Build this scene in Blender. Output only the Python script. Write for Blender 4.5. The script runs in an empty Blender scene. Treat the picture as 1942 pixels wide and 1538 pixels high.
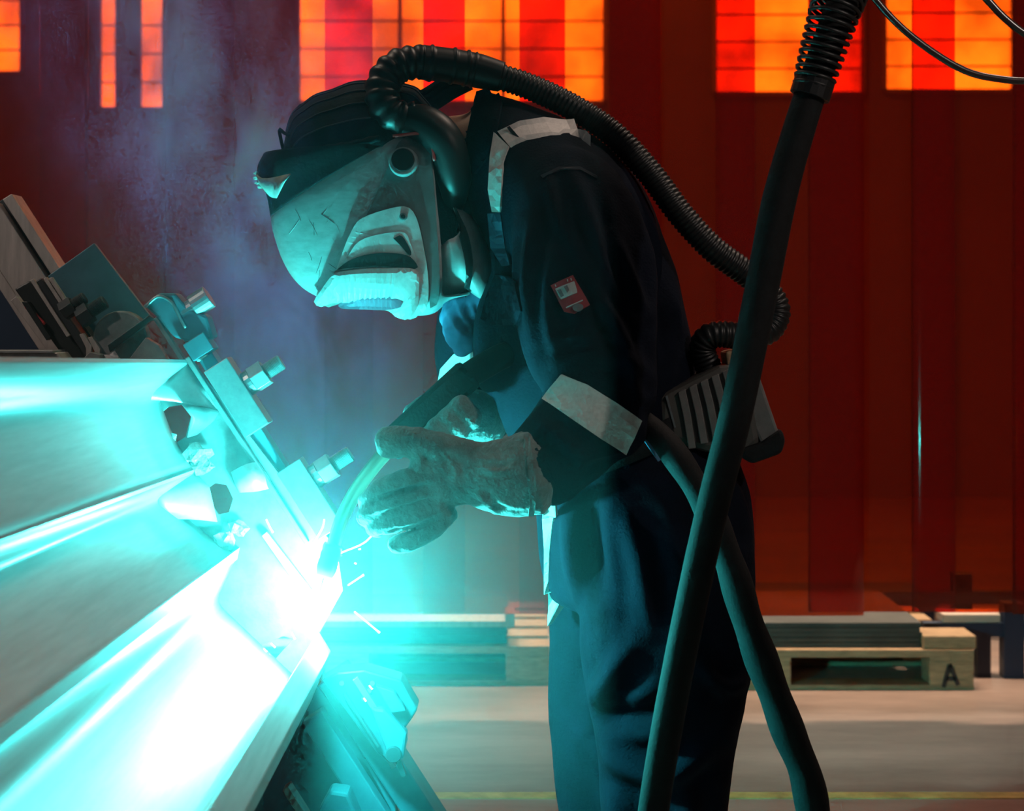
import bpy, bmesh, math, random
import numpy as np
from mathutils import Vector, Matrix, noise
from mathutils.bvhtree import BVHTree

random.seed(7)
S = bpy.context.scene
COL = S.collection

# ------------------------------------------------------------------ camera, world, exposure
F = 3333.0            # focal length in pixels of the 1942 x 1538 frame
HC = 1.10             # camera height (m)
CX, CY = 971.0, 595.0 # pixel of the level line of sight
cam_d = bpy.data.cameras.new('camera')
cam_d.sensor_width = 36.0
cam_d.sensor_fit = 'HORIZONTAL'
cam_d.lens = 36.0 * F / 1942.0
cam_d.shift_y = (CY - 769.0) / 1942.0
cam_d.clip_start = 0.05
cam_d.dof.use_dof = True
cam_d.dof.focus_distance = 2.92
cam_d.dof.aperture_fstop = 5.6
cam = bpy.data.objects.new('camera', cam_d)
cam.location = (0, 0, HC)
cam.rotation_euler = (math.pi / 2, 0, 0)
COL.objects.link(cam)
S.camera = cam

world = bpy.data.worlds.new('world')
S.world = world
world.use_nodes = True
world.node_tree.nodes['Background'].inputs[0].default_value = (0.35, 0.58, 0.80, 1)
world.node_tree.nodes['Background'].inputs[1].default_value = 0.035

def area(name, loc, rot, sx, sy, power, color):
    l = bpy.data.lights.new(name, 'AREA')
    l.shape = 'RECTANGLE'; l.size = sx; l.size_y = sy
    l.energy = power; l.color = color
    o = bpy.data.objects.new(name, l)
    o.location = loc; o.rotation_euler = rot
    COL.objects.link(o)
    return o
# ceiling lamps of the hall (their housings are built further down)
LAMPS = [((-1.8, 3.9, 4.6), 30.0, (1.0, 0.76, 0.62), 180),
         ((1.8, 3.9, 4.6), 44.0, (1.0, 0.76, 0.62), 180),
         ((-0.6, 5.5, 3.2), 13.0, (1.0, 0.76, 0.54), 52),
         ((1.2, 5.5, 3.2), 18.0, (1.0, 0.76, 0.54), 52),
         ((0.9, 0.4, 4.6), 4.5, (1.0, 0.86, 0.78), 180),
         ((0.4, 9.4, 4.6), 30.0, (1.0, 0.80, 0.62), 180)]  # added to brighten the back wall seen through the curtain
for i, (loc, pw, c, spr) in enumerate(LAMPS):
    area('hall_lamp_light', loc, (0, 0, 0), 1.2, 0.3, pw, c).data.spread = math.radians(spr)

S.view_settings.view_transform = 'Standard'
S.view_settings.look = 'None'
S.view_settings.gamma = 1.0
S.view_settings.use_curve_mapping = False
S.view_settings.exposure = 0.0
S.cycles.use_denoising = True
S.cycles.volume_step_rate = 4.0
S.cycles.volume_max_steps = 24
S.cycles.max_bounces = 5
S.cycles.diffuse_bounces = 3
S.cycles.glossy_bounces = 2
S.cycles.transmission_bounces = 2
S.cycles.volume_bounces = 0
S.cycles.use_adaptive_sampling = True
S.cycles.adaptive_threshold = 0.08
S.cycles.adaptive_min_samples = 12
S.cycles.transparent_max_bounces = 16
S.cycles.sample_clamp_indirect = 6.0

ARC_PX = (598, 1148, 2.875)
ARC_COLOR = (0.055, 1.0, 0.97)
ARC_POWER = 96.0

# ------------------------------------------------------------------ helpers
def P(px, py, D):
    """a point that stands at depth D (m) in the hall and is seen at this pixel of the frame"""
    return np.array([(px - CX) * D / F, D, HC - (py - CY) * D / F])

ARC = P(*ARC_PX)

def link(o, parent=None):
    COL.objects.link(o)
    if parent is not None:
        o.parent = parent
        if parent.parent is None and parent.type == 'EMPTY':
            o.location = -parent.location
    return o

def setp(o, label=None, cat=None, group=None, kind=None):
    if label: o['label'] = label
    if cat: o['category'] = cat
    if group: o['group'] = group
    if kind: o['kind'] = kind
    return o

def thing(name, label, cat, loc=(0, 0, 0), group=None):
    o = bpy.data.objects.new(name, None)
    o.empty_display_size = 0.05
    o.location = Vector(loc)
    COL.objects.link(o)
    return setp(o, label, cat, group)

def mesh(name, verts, faces, mat, parent=None, smooth=False, bevel=0, solid=0):
    me = bpy.data.meshes.new(name)
    me.from_pydata([tuple(map(float, v)) for v in verts], [], [tuple(f) for f in faces])
    bm = bmesh.new(); bm.from_mesh(me)
    bmesh.ops.recalc_face_normals(bm, faces=bm.faces)
    bm.to_mesh(me); bm.free()
    if smooth:
        me.polygons.foreach_set('use_smooth', [True] * len(me.polygons))
    me.materials.append(mat)
    o = bpy.data.objects.new(name, me)
    link(o, parent)
    if solid:
        m = o.modifiers.new('thickness', 'SOLIDIFY'); m.thickness = solid; m.offset = -1
    if bevel:
        m = o.modifiers.new('bevel', 'BEVEL'); m.width = bevel; m.segments = 2; m.limit_method = 'ANGLE'
    return o

class MB:
    """collects shapes that make up one single part"""
    def __init__(self): self.v = []; self.f = []
    def add(self, v, f):
        n = len(self.v)
        self.v += [np.asarray(p, float) for p in v]
        self.f += [tuple(i + n for i in q) for q in f]
        return self
    def box(self, lo, hi):
        x0, y0, z0 = lo; x1, y1, z1 = hi
        v = [(x, y, z) for z in (z0, z1) for y in (y0, y1) for x in (x0, x1)]
        return self.add(v, [(0, 2, 3, 1), (4, 5, 7, 6), (0, 1, 5, 4), (2, 6, 7, 3), (0, 4, 6, 2), (1, 3, 7, 5)])
    def obox(self, c, ax, ay, az):
        c, ax, ay, az = map(np.asarray, (c, ax, ay, az))
        v = [c + sx * ax + sy * ay + sz * az for sz in (-1, 1) for sy in (-1, 1) for sx in (-1, 1)]
        return self.add(v, [(0, 2, 3, 1), (4, 5, 7, 6), (0, 1, 5, 4), (2, 6, 7, 3), (0, 4, 6, 2), (1, 3, 7, 5)])
    def prism(self, poly, D0, D1, Dref=None):
        """pixel outline taken at depth Dref, standing between the depths D0 and D1"""
        Dref = Dref or D0
        n = len(poly)
        a = [P(x, y, Dref) for x, y in poly]
        f = [p.copy() for p in a]; b = [p.copy() for p in a]
        for p in f: p[1] = D0
        for p in b: p[1] = D1
        return self.add(f + b, [tuple(range(n)), tuple(range(2 * n - 1, n - 1, -1))] +
                        [(i, i + n, (i + 1) % n + n, (i + 1) % n) for i in range(n)])
    def cyl(self, a, b, r0, r1=None, seg=16):
        r1 = r0 if r1 is None else r1
        return self.tube([a, b], [r0, r1], seg)
    def tube(self, path, radii, seg=12, cap=True):
        v, f = tube_vf(path, radii, seg, cap)
        return self.add(v, f)
    def build(self, name, mat, parent=None, smooth=False, bevel=0, solid=0):
        return mesh(name, self.v, self.f, mat, parent, smooth, bevel, solid)

def cr(pts, n):
    """Catmull-Rom through the points, n samples evenly spaced along it"""
    p = np.asarray(pts, float)
    if len(p) == 2:
        return p[0] + (p[1] - p[0]) * np.linspace(0, 1, n)[:, None]
    q = np.vstack([2 * p[0] - p[1], p, 2 * p[-1] - p[-2]])
    out = []
    for i in range(1, len(q) - 2):
        t = np.linspace(0, 1, 24, endpoint=False)[:, None]
        a, b, c, d = q[i - 1], q[i], q[i + 1], q[i + 2]
        out.append(0.5 * (2 * b + (c - a) * t + (2 * a - 5 * b + 4 * c - d) * t ** 2 + (3 * b - a - 3 * c + d) * t ** 3))
    out = np.vstack(out + [p[-1:]])
    k = min(3, p.shape[1])
    s = np.r_[0, np.cumsum(np.linalg.norm(np.diff(out[:, :k], axis=0), axis=1))]
    u = np.linspace(0, s[-1], n)
    return np.stack([np.interp(u, s, out[:, j]) for j in range(out.shape[1])], 1)

def cri(pts, n):
    """Catmull-Rom with samples even in the control index"""
    p = np.asarray(pts, float)
    q = np.vstack([2 * p[0] - p[1], p, 2 * p[-1] - p[-2]])
    out = []
    for u in np.linspace(0, len(p) - 1, n):
        i = min(int(u), len(p) - 2); t = u - i
        a, b, c, d = q[i], q[i + 1], q[i + 2], q[i + 3]
        out.append(0.5 * (2 * b + (c - a) * t + (2 * a - 5 * b + 4 * c - d) * t ** 2 + (3 * b - a - 3 * c + d) * t ** 3))
    return np.array(out)

def frames(path):
    p = np.asarray(path, float)
    t = np.gradient(p, axis=0)
    t /= np.linalg.norm(t, axis=1)[:, None] + 1e-12
    ref = np.array([0, 1.0, 0]) if abs(t[0][1]) < 0.9 else np.array([1.0, 0, 0])
    n = np.cross(t[0], ref); n /= np.linalg.norm(n)
    N = [n]
    for i in range(1, len(p)):
        n = N[-1] - t[i] * np.dot(N[-1], t[i]); n /= np.linalg.norm(n) + 1e-12
        N.append(n)
    N = np.array(N)
    return t, N, np.cross(t, N)

def tube_vf(path, radii, seg=12, cap=True):
    p = np.asarray(path, float)
    r = np.broadcast_to(np.asarray(radii, float), (len(p),))
    t, N, B = frames(p)
    v = []
    for i in range(len(p)):
        for k in range(seg):
            a = 2 * math.pi * k / seg
            v.append(p[i] + r[i] * (math.cos(a) * N[i] + math.sin(a) * B[i]))
    f = [(i * seg + k, i * seg + (k + 1) % seg, (i + 1) * seg + (k + 1) % seg, (i + 1) * seg + k)
         for i in range(len(p) - 1) for k in range(seg)]
    if cap:
        f += [tuple(range(seg - 1, -1, -1)), tuple(range((len(p) - 1) * seg, len(p) * seg))]
    return v, f

def loft(mb, st, n=30, seg=24, ax=None, e=1.0):
    """st: rows of (px, py, D, in-plane radius in px, depth radius in m); rings across the path, closed"""
    st = np.asarray(st, float)
    q = cri(st, n)
    c = np.array([P(a[0], a[1], a[2]) for a in q])
    t = np.gradient(c, axis=0); t /= np.linalg.norm(t, axis=1)[:, None] + 1e-12
    v = []
    Y = np.array([0, 1.0, 0])
    for i in range(n):
        a = np.cross(t[i], Y) if ax is None else np.asarray(ax, float)
        a /= np.linalg.norm(a) + 1e-9
        b = np.cross(a, t[i]); b /= np.linalg.norm(b) + 1e-9
        ra = q[i][3] * q[i][2] / F; rb = q[i][4]
        for k in range(seg):
            th = 2 * math.pi * k / seg
            co, si = math.cos(th), math.sin(th)
            co = math.copysign(abs(co) ** e, co); si = math.copysign(abs(si) ** e, si)
            v.append(c[i] + a * ra * co + b * rb * si)
    f = [(i * seg + k, i * seg + (k + 1) % seg, (i + 1) * seg + (k + 1) % seg, (i + 1) * seg + k)
         for i in range(n - 1) for k in range(seg)]
    # rounded ends
    for i, sgn in ((0, -1), (n - 1, 1)):
        ring = v[i * seg:(i + 1) * seg]
        rmin = min(q[i][3] * q[i][2] / F, q[i][4]) * 0.5
        base = len(v)
        for s, h in ((0.72, 0.7), (0.3, 0.97)):
            v += [c[i] + (p - c[i]) * s + t[i] * sgn * rmin * h for p in ring]
        idx = [list(range(i * seg, (i + 1) * seg)), list(range(base, base + seg)), list(range(base + seg, base + 2 * seg))]
        for a, b in ((0, 1), (1, 2)):
            f += [(idx[a][k], idx[a][(k + 1) % seg], idx[b][(k + 1) % seg], idx[b][k]) for k in range(seg)]
        f.append(tuple(idx[2]))
    return mb.add(v, f)

def loft2(mb, st, n=40, seg=36, e=1.0):
    """st: rows of (back px, back py, front px, front py, D, half depth m)"""
    st = np.asarray(st, float)
    q = cri(st, n)
    v = []
    for a in q:
        A = P(a[0], a[1], a[4]); B = P(a[2], a[3], a[4])
        c = (A + B) / 2; h = (A - B) / 2
        for k in range(seg):
            th = 2 * math.pi * k / seg
            co, si = math.cos(th), math.sin(th)
            co = math.copysign(abs(co) ** e, co); si = math.copysign(abs(si) ** e, si)
            v.append(c + h * co + np.array([0, a[5], 0]) * si)
    f = [(i * seg + k, i * seg + (k + 1) % seg, (i + 1) * seg + (k + 1) % seg, (i + 1) * seg + k)
         for i in range(n - 1) for k in range(seg)]
    f += [tuple(range(seg)), tuple(range((n - 1) * seg, n * seg))]
    return mb.add(v, f)

def remeshed(mb, voxel, smooth=4, fac=0.5):
    """one continuous skin over all the shapes collected; returns vertices and faces"""
    me = bpy.data.meshes.new('tmp')
    me.from_pydata([tuple(map(float, v)) for v in mb.v], [], mb.f)
    bm = bmesh.new(); bm.from_mesh(me)
    bmesh.ops.recalc_face_normals(bm, faces=bm.faces)
    bm.to_mesh(me); bm.free()
    o = bpy.data.objects.new('tmp', me); COL.objects.link(o)
    m = o.modifiers.new('r', 'REMESH'); m.mode = 'VOXEL'; m.voxel_size = voxel
    if smooth:
        m = o.modifiers.new('s', 'SMOOTH'); m.iterations = smooth; m.factor = fac
    dg = bpy.context.evaluated_depsgraph_get()
    e = o.evaluated_get(dg)
    em = e.to_mesh()
    nv = len(em.vertices)
    co = np.empty(nv * 3); em.vertices.foreach_get('co', co)
    no = np.empty(nv * 3); em.vertices.foreach_get('normal', no)
    faces = [tuple(p.vertices) for p in em.polygons]
    e.to_mesh_clear()
    bpy.data.objects.remove(o); bpy.data.meshes.remove(me)
    return co.reshape(-1, 3), no.reshape(-1, 3), faces

def to_px(co):
    D = co[:, 1]
    return np.stack([CX + co[:, 0] / D * F, CY + (HC - co[:, 2]) / D * F], 1)

def folds(co, no, lst, side=-1):
    """raise soft folds: each (polyline in px, amplitude m, width px), on the side facing the aisle"""
    px = to_px(co)
    face = np.clip(-no[:, 1] * 1.6, 0, 1) if side < 0 else np.ones(len(co))
    d = np.zeros(len(co))
    for line, amp, wid in lst:
        L = cr(line, 30)
        dist = np.full(len(co), 1e9); along = np.zeros(len(co))
        for i in range(len(L) - 1):
            a, b = L[i], L[i + 1]
            ab = b - a
            t = np.clip(((px - a) @ ab) / (ab @ ab + 1e-9), 0, 1)
            dd = np.linalg.norm(px - (a + t[:, None] * ab), axis=1)
            m = dd < dist
            dist[m] = dd[m]; along[m] = ((i + t) / (len(L) - 1))[m]
        taper = np.sin(np.clip(along, 0.03, 0.97) * math.pi) ** 0.6
        d += amp * taper * (np.exp(-(dist / wid) ** 2) - 0.45 * np.exp(-((dist - 1.9 * wid) / wid) ** 2))
    return co + no * (d * face)[:, None]

def fbm(co, no, amp, scale, stretch=(1, 1, 1)):
    out = co.copy()
    for i in range(len(co)):
        q = Vector((co[i][0] * scale * stretch[0], co[i][1] * scale * stretch[1], co[i][2] * scale * stretch[2]))
        out[i] += no[i] * amp * noise.fractal(q, 1.0, 2.0, 3)
    return out

def bvh_of(co, faces):
    return BVHTree.FromPolygons([Vector(p) for p in co], faces)

CAMV = Vector((0, 0, HC))
def hit(bvh, px, py, Dn=2.95):
    p = Vector(P(px, py, Dn))
    d = (p - CAMV).normalized()
    loc, n, idx, dist = bvh.ray_cast(CAMV, d)
    if loc is None:
        loc, n, idx, dist = bvh.find_nearest(p)
    if n.dot(d) > 0: n = -n
    return np.array(loc), np.array(n)

def patch(name, poly, bvh, mat, parent, off=0.001, th=0.002, cell=12, Dn=2.95, mirror=None, smooth=True, relax=3, bulge=0.0):
    """a sewn-on or mounted piece that follows the surface beneath it; outline in px"""
    bm = bmesh.new()
    vs = [bm.verts.new((x, y, 0)) for x, y in poly]
    bm.faces.new(vs)
    bmesh.ops.triangulate(bm, faces=bm.faces[:])
    for _ in range(6):
        long_e = [e for e in bm.edges if e.calc_length() > cell * 1.5]
        if not long_e: break
        bmesh.ops.subdivide_edges(bm, edges=long_e, cuts=1)
        bmesh.ops.triangulate(bm, faces=[f for f in bm.faces if len(f.verts) > 3])
    bmesh.ops.beautify_fill(bm, faces=bm.faces[:], edges=[e for e in bm.edges if not e.is_boundary])
    bm.verts.index_update()
    pts, nrm = [], []
    bnd = np.array([v.is_boundary for v in bm.verts])
    for v in bm.verts:
        l, n = hit(bvh, v.co.x, v.co.y, Dn)
        pts.append(l); nrm.append(n)
    pts = np.array(pts); nrm = np.array(nrm)
    nb = [[e.other_vert(v).index for e in v.link_edges] for v in bm.verts]
    for _ in range(relax):
        nrm = np.array([nrm[i] + sum(nrm[j] for j in nb[i]) for i in range(len(nb))])
        nrm /= np.linalg.norm(nrm, axis=1)[:, None] + 1e-9
        py = pts[:, 1].copy()
        for i in range(len(nb)):
            pts[i, 1] = 0.5 * py[i] + 0.5 * np.mean(py[nb[i]])
    faces = [tuple(v.index for v in f.verts) for f in bm.faces]
    be = [(e.verts[0].index, e.verts[1].index) for e in bm.edges if e.is_boundary]
    bm.free()
    n = len(pts)
    th_v = np.where(bnd, th, th + bulge)[:, None]
    top = pts + nrm * (off + th_v); bot = pts + nrm * (off - 0.004)
    V = list(top) + list(bot)
    Fc = list(faces) + [tuple(i + n for i in f[::-1]) for f in faces] + [(a, b, b + n, a + n) for a, b in be]
    if mirror is not None:
        m = len(V)
        V2 = [np.array([p[0], 2 * mirror - p[1], p[2]]) for p in V]
        mesh(name, V2, [f[::-1] for f in Fc], mat, parent, smooth=False)
    return mesh(name, V, Fc, mat, parent, smooth=False)

def arch_vf(Cf, Cs, W, Y0, Ds, nt=40, nth=36, rib=None, e=1.0):
    """shell that arches over from side to side: front line Cf in the middle plane, side line Cs"""
    f = cri(Cf, nt); s = cri(Cs, nt)
    W = np.interp(np.linspace(0, 1, nt), np.linspace(0, 1, len(np.atleast_1d(W))), np.atleast_1d(W)) if np.ndim(W) else np.full(nt, W)
    V = []
    for i in range(nt):
        pf = P(f[i][0], f[i][1], Y0); ps = P(s[i][0], s[i][1], Ds)
        for k in range(nth + 1):
            th = -math.pi / 2 + math.pi * k / nth
            c = abs(math.cos(th)) ** e
            p = ps + (pf - ps) * c
            w = W[i] * math.copysign(abs(math.sin(th)) ** e, math.sin(th))
            r = 1.0 if rib is None else 1.0 + rib(i / (nt - 1), k / nth)
            q = np.array([p[0], Y0 + w, p[2]])
            ctr = np.array([ps[0], Y0, ps[2]])
            V.append(ctr + (q - ctr) * r)
    Fc = [(i * (nth + 1) + k, i * (nth + 1) + k + 1, (i + 1) * (nth + 1) + k + 1, (i + 1) * (nth + 1) + k)
          for i in range(nt - 1) for k in range(nth)]
    return np.array(V), Fc

# ------------------------------------------------------------------ materials
def mat(name, color, rough=0.6, metal=0.0, spec=0.5, nscale=0, namp=0.0, bump=0.0, bscale=60, coat=0.0, aniso=None, sheen=0.0):
    m = bpy.data.materials.new(name); m.use_nodes = True
    nt = m.node_tree; b = nt.nodes['Principled BSDF']
    b.inputs['Base Color'].default_value = (*color, 1)
    b.inputs['Roughness'].default_value = rough
    b.inputs['Metallic'].default_value = metal
    b.inputs['Specular IOR Level'].default_value = spec
    if coat: b.inputs['Coat Weight'].default_value = coat; b.inputs['Coat Roughness'].default_value = 0.1
    if sheen: b.inputs['Sheen Weight'].default_value = sheen
    tc = nt.nodes.new('ShaderNodeTexCoord')
    vec = tc.outputs['Object']
    if aniso:
        mp = nt.nodes.new('ShaderNodeMapping'); mp.inputs['Scale'].default_value = aniso
        nt.links.new(vec, mp.inputs[0]); vec = mp.outputs[0]
    if nscale:
        n = nt.nodes.new('ShaderNodeTexNoise'); n.inputs['Scale'].default_value = nscale
        n.inputs['Detail'].default_value = 6; n.inputs['Roughness'].default_value = 0.65
        nt.links.new(vec, n.inputs['Vector'])
        r = nt.nodes.new('ShaderNodeValToRGB')
        lo = tuple(max(0, c * (1 - namp)) for c in color); hi = tuple(min(1, c * (1 + namp)) for c in color)
        r.color_ramp.elements[0].position = 0.3; r.color_ramp.elements[1].position = 0.7
        r.color_ramp.elements[0].color = (*lo, 1); r.color_ramp.elements[1].color = (*hi, 1)
        nt.links.new(n.outputs['Fac'], r.inputs[0]); nt.links.new(r.outputs[0], b.inputs['Base Color'])
    if bump:
        n2 = nt.nodes.new('ShaderNodeTexNoise'); n2.inputs['Scale'].default_value = bscale
        n2.inputs['Detail'].default_value = 5
        nt.links.new(vec, n2.inputs['Vector'])
        bp = nt.nodes.new('ShaderNodeBump'); bp.inputs['Strength'].default_value = bump
        bp.inputs['Distance'].default_value = 0.004
        nt.links.new(n2.outputs['Fac'], bp.inputs['Height']); nt.links.new(bp.outputs[0], b.inputs['Normal'])
    return m

def emit(name, color, strength):
    m = bpy.data.materials.new(name); m.use_nodes = True
    nt = m.node_tree; nt.nodes.clear()
    e = nt.nodes.new('ShaderNodeEmission'); o = nt.nodes.new('ShaderNodeOutputMaterial')
    e.inputs[0].default_value = (*color, 1); e.inputs[1].default_value = strength
    nt.links.new(e.outputs[0], o.inputs[0])
    return m

M = {}
M['navy'] = mat('navy_cotton', (0.0042, 0.0068, 0.0140), 0.9, spec=0.1, nscale=9, namp=0.3, bump=0.35, bscale=220)
M['tape'] = mat('reflective_tape', (0.66, 0.63, 0.60), 0.55, spec=0.3, nscale=120, namp=0.12, bump=0.1, bscale=500)
M['seam'] = mat('dark_seam', (0.03, 0.03, 0.04), 0.8)
M['black_cloth'] = mat('black_cloth', (0.012, 0.015, 0.017), 0.9, spec=0.2, nscale=30, namp=0.4, bump=0.4, bscale=180)
M['flap_cloth'] = mat('flap_cloth', (0.012, 0.016, 0.018), 0.9, spec=0.2, bump=0.3, bscale=120)
M['lining'] = mat('pale_lining', (0.55, 0.6, 0.6), 0.8, nscale=20, namp=0.25, bump=0.5, bscale=60)
M['shell'] = mat('grey_helmet_plastic', (0.38, 0.42, 0.43), 0.40, spec=0.5, nscale=38, namp=0.18, bump=0.06, bscale=45, aniso=(1, 1, 2.5))
M['shell_d'] = mat('dark_shaded_helmet_plastic', (0.15, 0.17, 0.175), 0.42, spec=0.5, nscale=38, namp=0.15)  # darker plastic; shade of the unlit side is partly in its tone
M['frame'] = mat('pale_visor_plastic', (0.56, 0.60, 0.60), 0.4, spec=0.5, nscale=30, namp=0.22)
M['lens'] = mat('filter_glass', (0.24, 0.30, 0.42), 0.08, spec=0.9, coat=0.6)
M['black'] = mat('black_plastic', (0.010, 0.012, 0.013), 0.45, spec=0.5)
M['rubber'] = mat('black_rubber', (0.010, 0.011, 0.012), 0.42, spec=0.5)
M['rubber_d'] = mat('matt_rubber', (0.007, 0.008, 0.009), 0.8, spec=0.3, nscale=60, namp=0.3, bump=0.2, bscale=200)
M['leather'] = mat('suede_leather', (0.20, 0.20, 0.19), 0.95, spec=0.15, nscale=25, namp=0.35, bump=0.9, bscale=140, sheen=0.3)
M['skin'] = mat('skin', (0.42, 0.22, 0.13), 0.6)
M['strap'] = mat('dark_blue_strap', (0.02, 0.05, 0.09), 0.7)
M['cloth_blue'] = mat('blue_cloth', (0.10, 0.24, 0.42), 0.8, bump=0.5, bscale=50)  # on the collar fold, arc light is put into this blue
M['alu'] = mat('brushed_aluminium', (0.82, 0.84, 0.84), 0.42, metal=0.25, nscale=7, namp=0.09, bump=0.05, bscale=30, aniso=(14, 0.7, 14))
M['alu2'] = mat('grey_extrusion', (0.42, 0.38, 0.35), 0.5, metal=0.2, nscale=6, namp=0.25, aniso=(10, 10, 1))
M['plate'] = mat('end_plate_metal', (0.24, 0.25, 0.25), 0.5, metal=0.25, nscale=30, namp=0.3, bump=0.2, bscale=80)
M['steel'] = mat('zinc_steel', (0.26, 0.28, 0.29), 0.34, metal=0.6, nscale=60, namp=0.15)
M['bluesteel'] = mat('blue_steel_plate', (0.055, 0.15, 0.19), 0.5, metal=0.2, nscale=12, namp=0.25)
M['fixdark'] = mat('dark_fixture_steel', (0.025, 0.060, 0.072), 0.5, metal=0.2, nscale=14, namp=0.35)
M['dark'] = mat('dark_steel', (0.03, 0.035, 0.04), 0.5, metal=0.3)
M['redpvc'] = mat('red_plastic', (0.6, 0.05, 0.05), 0.3)
M['chip'] = mat('weld_slag', (0.60, 0.55, 0.53), 0.6, metal=0.2, nscale=80, namp=0.4, bump=0.8, bscale=120)
M['wood'] = mat('pallet_wood', (0.40, 0.26, 0.15), 0.8, nscale=10, namp=0.3, bump=0.2, bscale=40, aniso=(2, 8, 12))
M['blower'] = mat('grey_blower_plastic', (0.15, 0.145, 0.14), 0.55, nscale=40, namp=0.2)
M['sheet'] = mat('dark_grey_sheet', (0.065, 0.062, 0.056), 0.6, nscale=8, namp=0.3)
M['rackblue'] = mat('rack_blue_paint', (0.010, 0.024, 0.060), 0.5)
M['card'] = mat('pale_card', (0.55, 0.45, 0.38), 0.8, nscale=6, namp=0.1)
M['yellow'] = mat('floor_yellow_paint', (0.50, 0.36, 0.12), 0.7, nscale=12, namp=0.4)
M['wall'] = mat('hall_wall_paint', (0.20, 0.17, 0.15), 0.8, nscale=2, namp=0.15)
M['ceil'] = mat('hall_ceiling_paint', (0.06, 0.058, 0.055), 0.9)
M['framew'] = mat('window_frame_steel', (0.45, 0.42, 0.38), 0.6)
def pane_mat():
    m = emit('daylit_pane', (1.0, 0.90, 0.70), 4.0)
    nt = m.node_tree
    e = [n for n in nt.nodes if n.type == 'EMISSION'][0]
    tc = nt.nodes.new('ShaderNodeNewGeometry')
    n = nt.nodes.new('ShaderNodeTexNoise'); n.inputs['Scale'].default_value = 3.1; n.inputs['Detail'].default_value = 3
    mr = nt.nodes.new('ShaderNodeMapRange')
    mr.inputs[1].default_value = 0.32; mr.inputs[2].default_value = 0.66; mr.inputs[3].default_value = 1.6; mr.inputs[4].default_value = 6.0
    nt.links.new(tc.outputs['Position'], n.inputs['Vector']); nt.links.new(n.outputs['Fac'], mr.inputs[0])
    nt.links.new(mr.outputs[0], e.inputs[1])
    return m
M['pane'] = pane_mat()
M['patchred'] = mat('patch_red', (0.30, 0.035, 0.045), 0.8)
M['patchwhite'] = mat('patch_white', (0.45, 0.47, 0.46), 0.8)
M['patchgrey'] = mat('patch_grey_thread', (0.16, 0.17, 0.18), 0.8)
M['brownwire'] = mat('dark_brown_cable', (0.05, 0.028, 0.025), 0.25, spec=0.7)
M['copper'] = mat('torch_neck_brass', (0.35, 0.30, 0.22), 0.3, metal=0.6)
M['arc'] = emit('arc_plasma', (0.75, 1.0, 1.0), 110.0)
M['spark'] = emit('spark_glow', (0.8, 1.0, 1.0), 7.0)

# floor: worn grey-brown concrete, slightly polished
def floor_mat():
    m = bpy.data.materials.new('polished_concrete'); m.use_nodes = True
    nt = m.node_tree; b = nt.nodes['Principled BSDF']
    tc = nt.nodes.new('ShaderNodeTexCoord')
    n = nt.nodes.new('ShaderNodeTexNoise'); n.inputs['Scale'].default_value = 2.4; n.inputs['Detail'].default_value = 8
    n.inputs['Roughness'].default_value = 0.7
    mp = nt.nodes.new('ShaderNodeMapping'); mp.inputs['Scale'].default_value = (0.5, 1.6, 1)
    r = nt.nodes.new('ShaderNodeValToRGB')
    r.color_ramp.elements[0].position = 0.32; r.color_ramp.elements[1].position = 0.72
    r.color_ramp.elements[0].color = (0.21, 0.150, 0.125, 1); r.color_ramp.elements[1].color = (0.44, 0.315, 0.27, 1)
    nt.links.new(tc.outputs['Object'], mp.inputs[0]); nt.links.new(mp.outputs[0], n.inputs['Vector'])
    nt.links.new(n.outputs['Fac'], r.inputs[0]); nt.links.new(r.outputs[0], b.inputs['Base Color'])
    b.inputs['Roughness'].default_value = 0.38
    n2 = nt.nodes.new('ShaderNodeTexNoise'); n2.inputs['Scale'].default_value = 30
    bp = nt.nodes.new('ShaderNodeBump'); bp.inputs['Strength'].default_value = 0.15; bp.inputs['Distance'].default_value = 0.003
    nt.links.new(tc.outputs['Object'], n2.inputs['Vector'])
    nt.links.new(n2.outputs['Fac'], bp.inputs['Height']); nt.links.new(bp.outputs[0], b.inputs['Normal'])
    return m
M['floor'] = floor_mat()

# soft red welding-curtain PVC: tinted see-through, a little milky, glossy skin
def pvc_mat():
    m = bpy.data.materials.new('red_curtain_pvc'); m.use_nodes = True
    nt = m.node_tree; nt.nodes.clear()
    o = nt.nodes.new('ShaderNodeOutputMaterial')
    tr = nt.nodes.new('ShaderNodeBsdfTransparent'); tr.inputs[0].default_value = (0.97, 0.30, 0.05, 1)
    df = nt.nodes.new('ShaderNodeBsdfDiffuse'); df.inputs[0].default_value = (0.40, 0.030, 0.022, 1)
    tl = nt.nodes.new('ShaderNodeBsdfTranslucent'); tl.inputs[0].default_value = (0.50, 0.05, 0.02, 1)
    gl = nt.nodes.new('ShaderNodeBsdfGlossy'); gl.inputs['Roughness'].default_value = 0.12
    gl.inputs[0].default_value = (1, 0.8, 0.8, 1)
    m1 = nt.nodes.new('ShaderNodeMixShader'); m1.inputs[0].default_value = 0.35
    nt.links.new(df.outputs[0], m1.inputs[1]); nt.links.new(tl.outputs[0], m1.inputs[2])
    m2 = nt.nodes.new('ShaderNodeMixShader'); m2.inputs[0].default_value = 0.23
    nt.links.new(tr.outputs[0], m2.inputs[1]); nt.links.new(m1.outputs[0], m2.inputs[2])
    m3 = nt.nodes.new('ShaderNodeMixShader')
    fr = nt.nodes.new('ShaderNodeFresnel'); fr.inputs[0].default_value = 1.25
    nt.links.new(fr.outputs[0], m3.inputs[0])
    nt.links.new(m2.outputs[0], m3.inputs[1]); nt.links.new(gl.outputs[0], m3.inputs[2])
    nt.links.new(m3.outputs[0], o.inputs[0])
    return m
M['pvc'] = pvc_mat()

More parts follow.
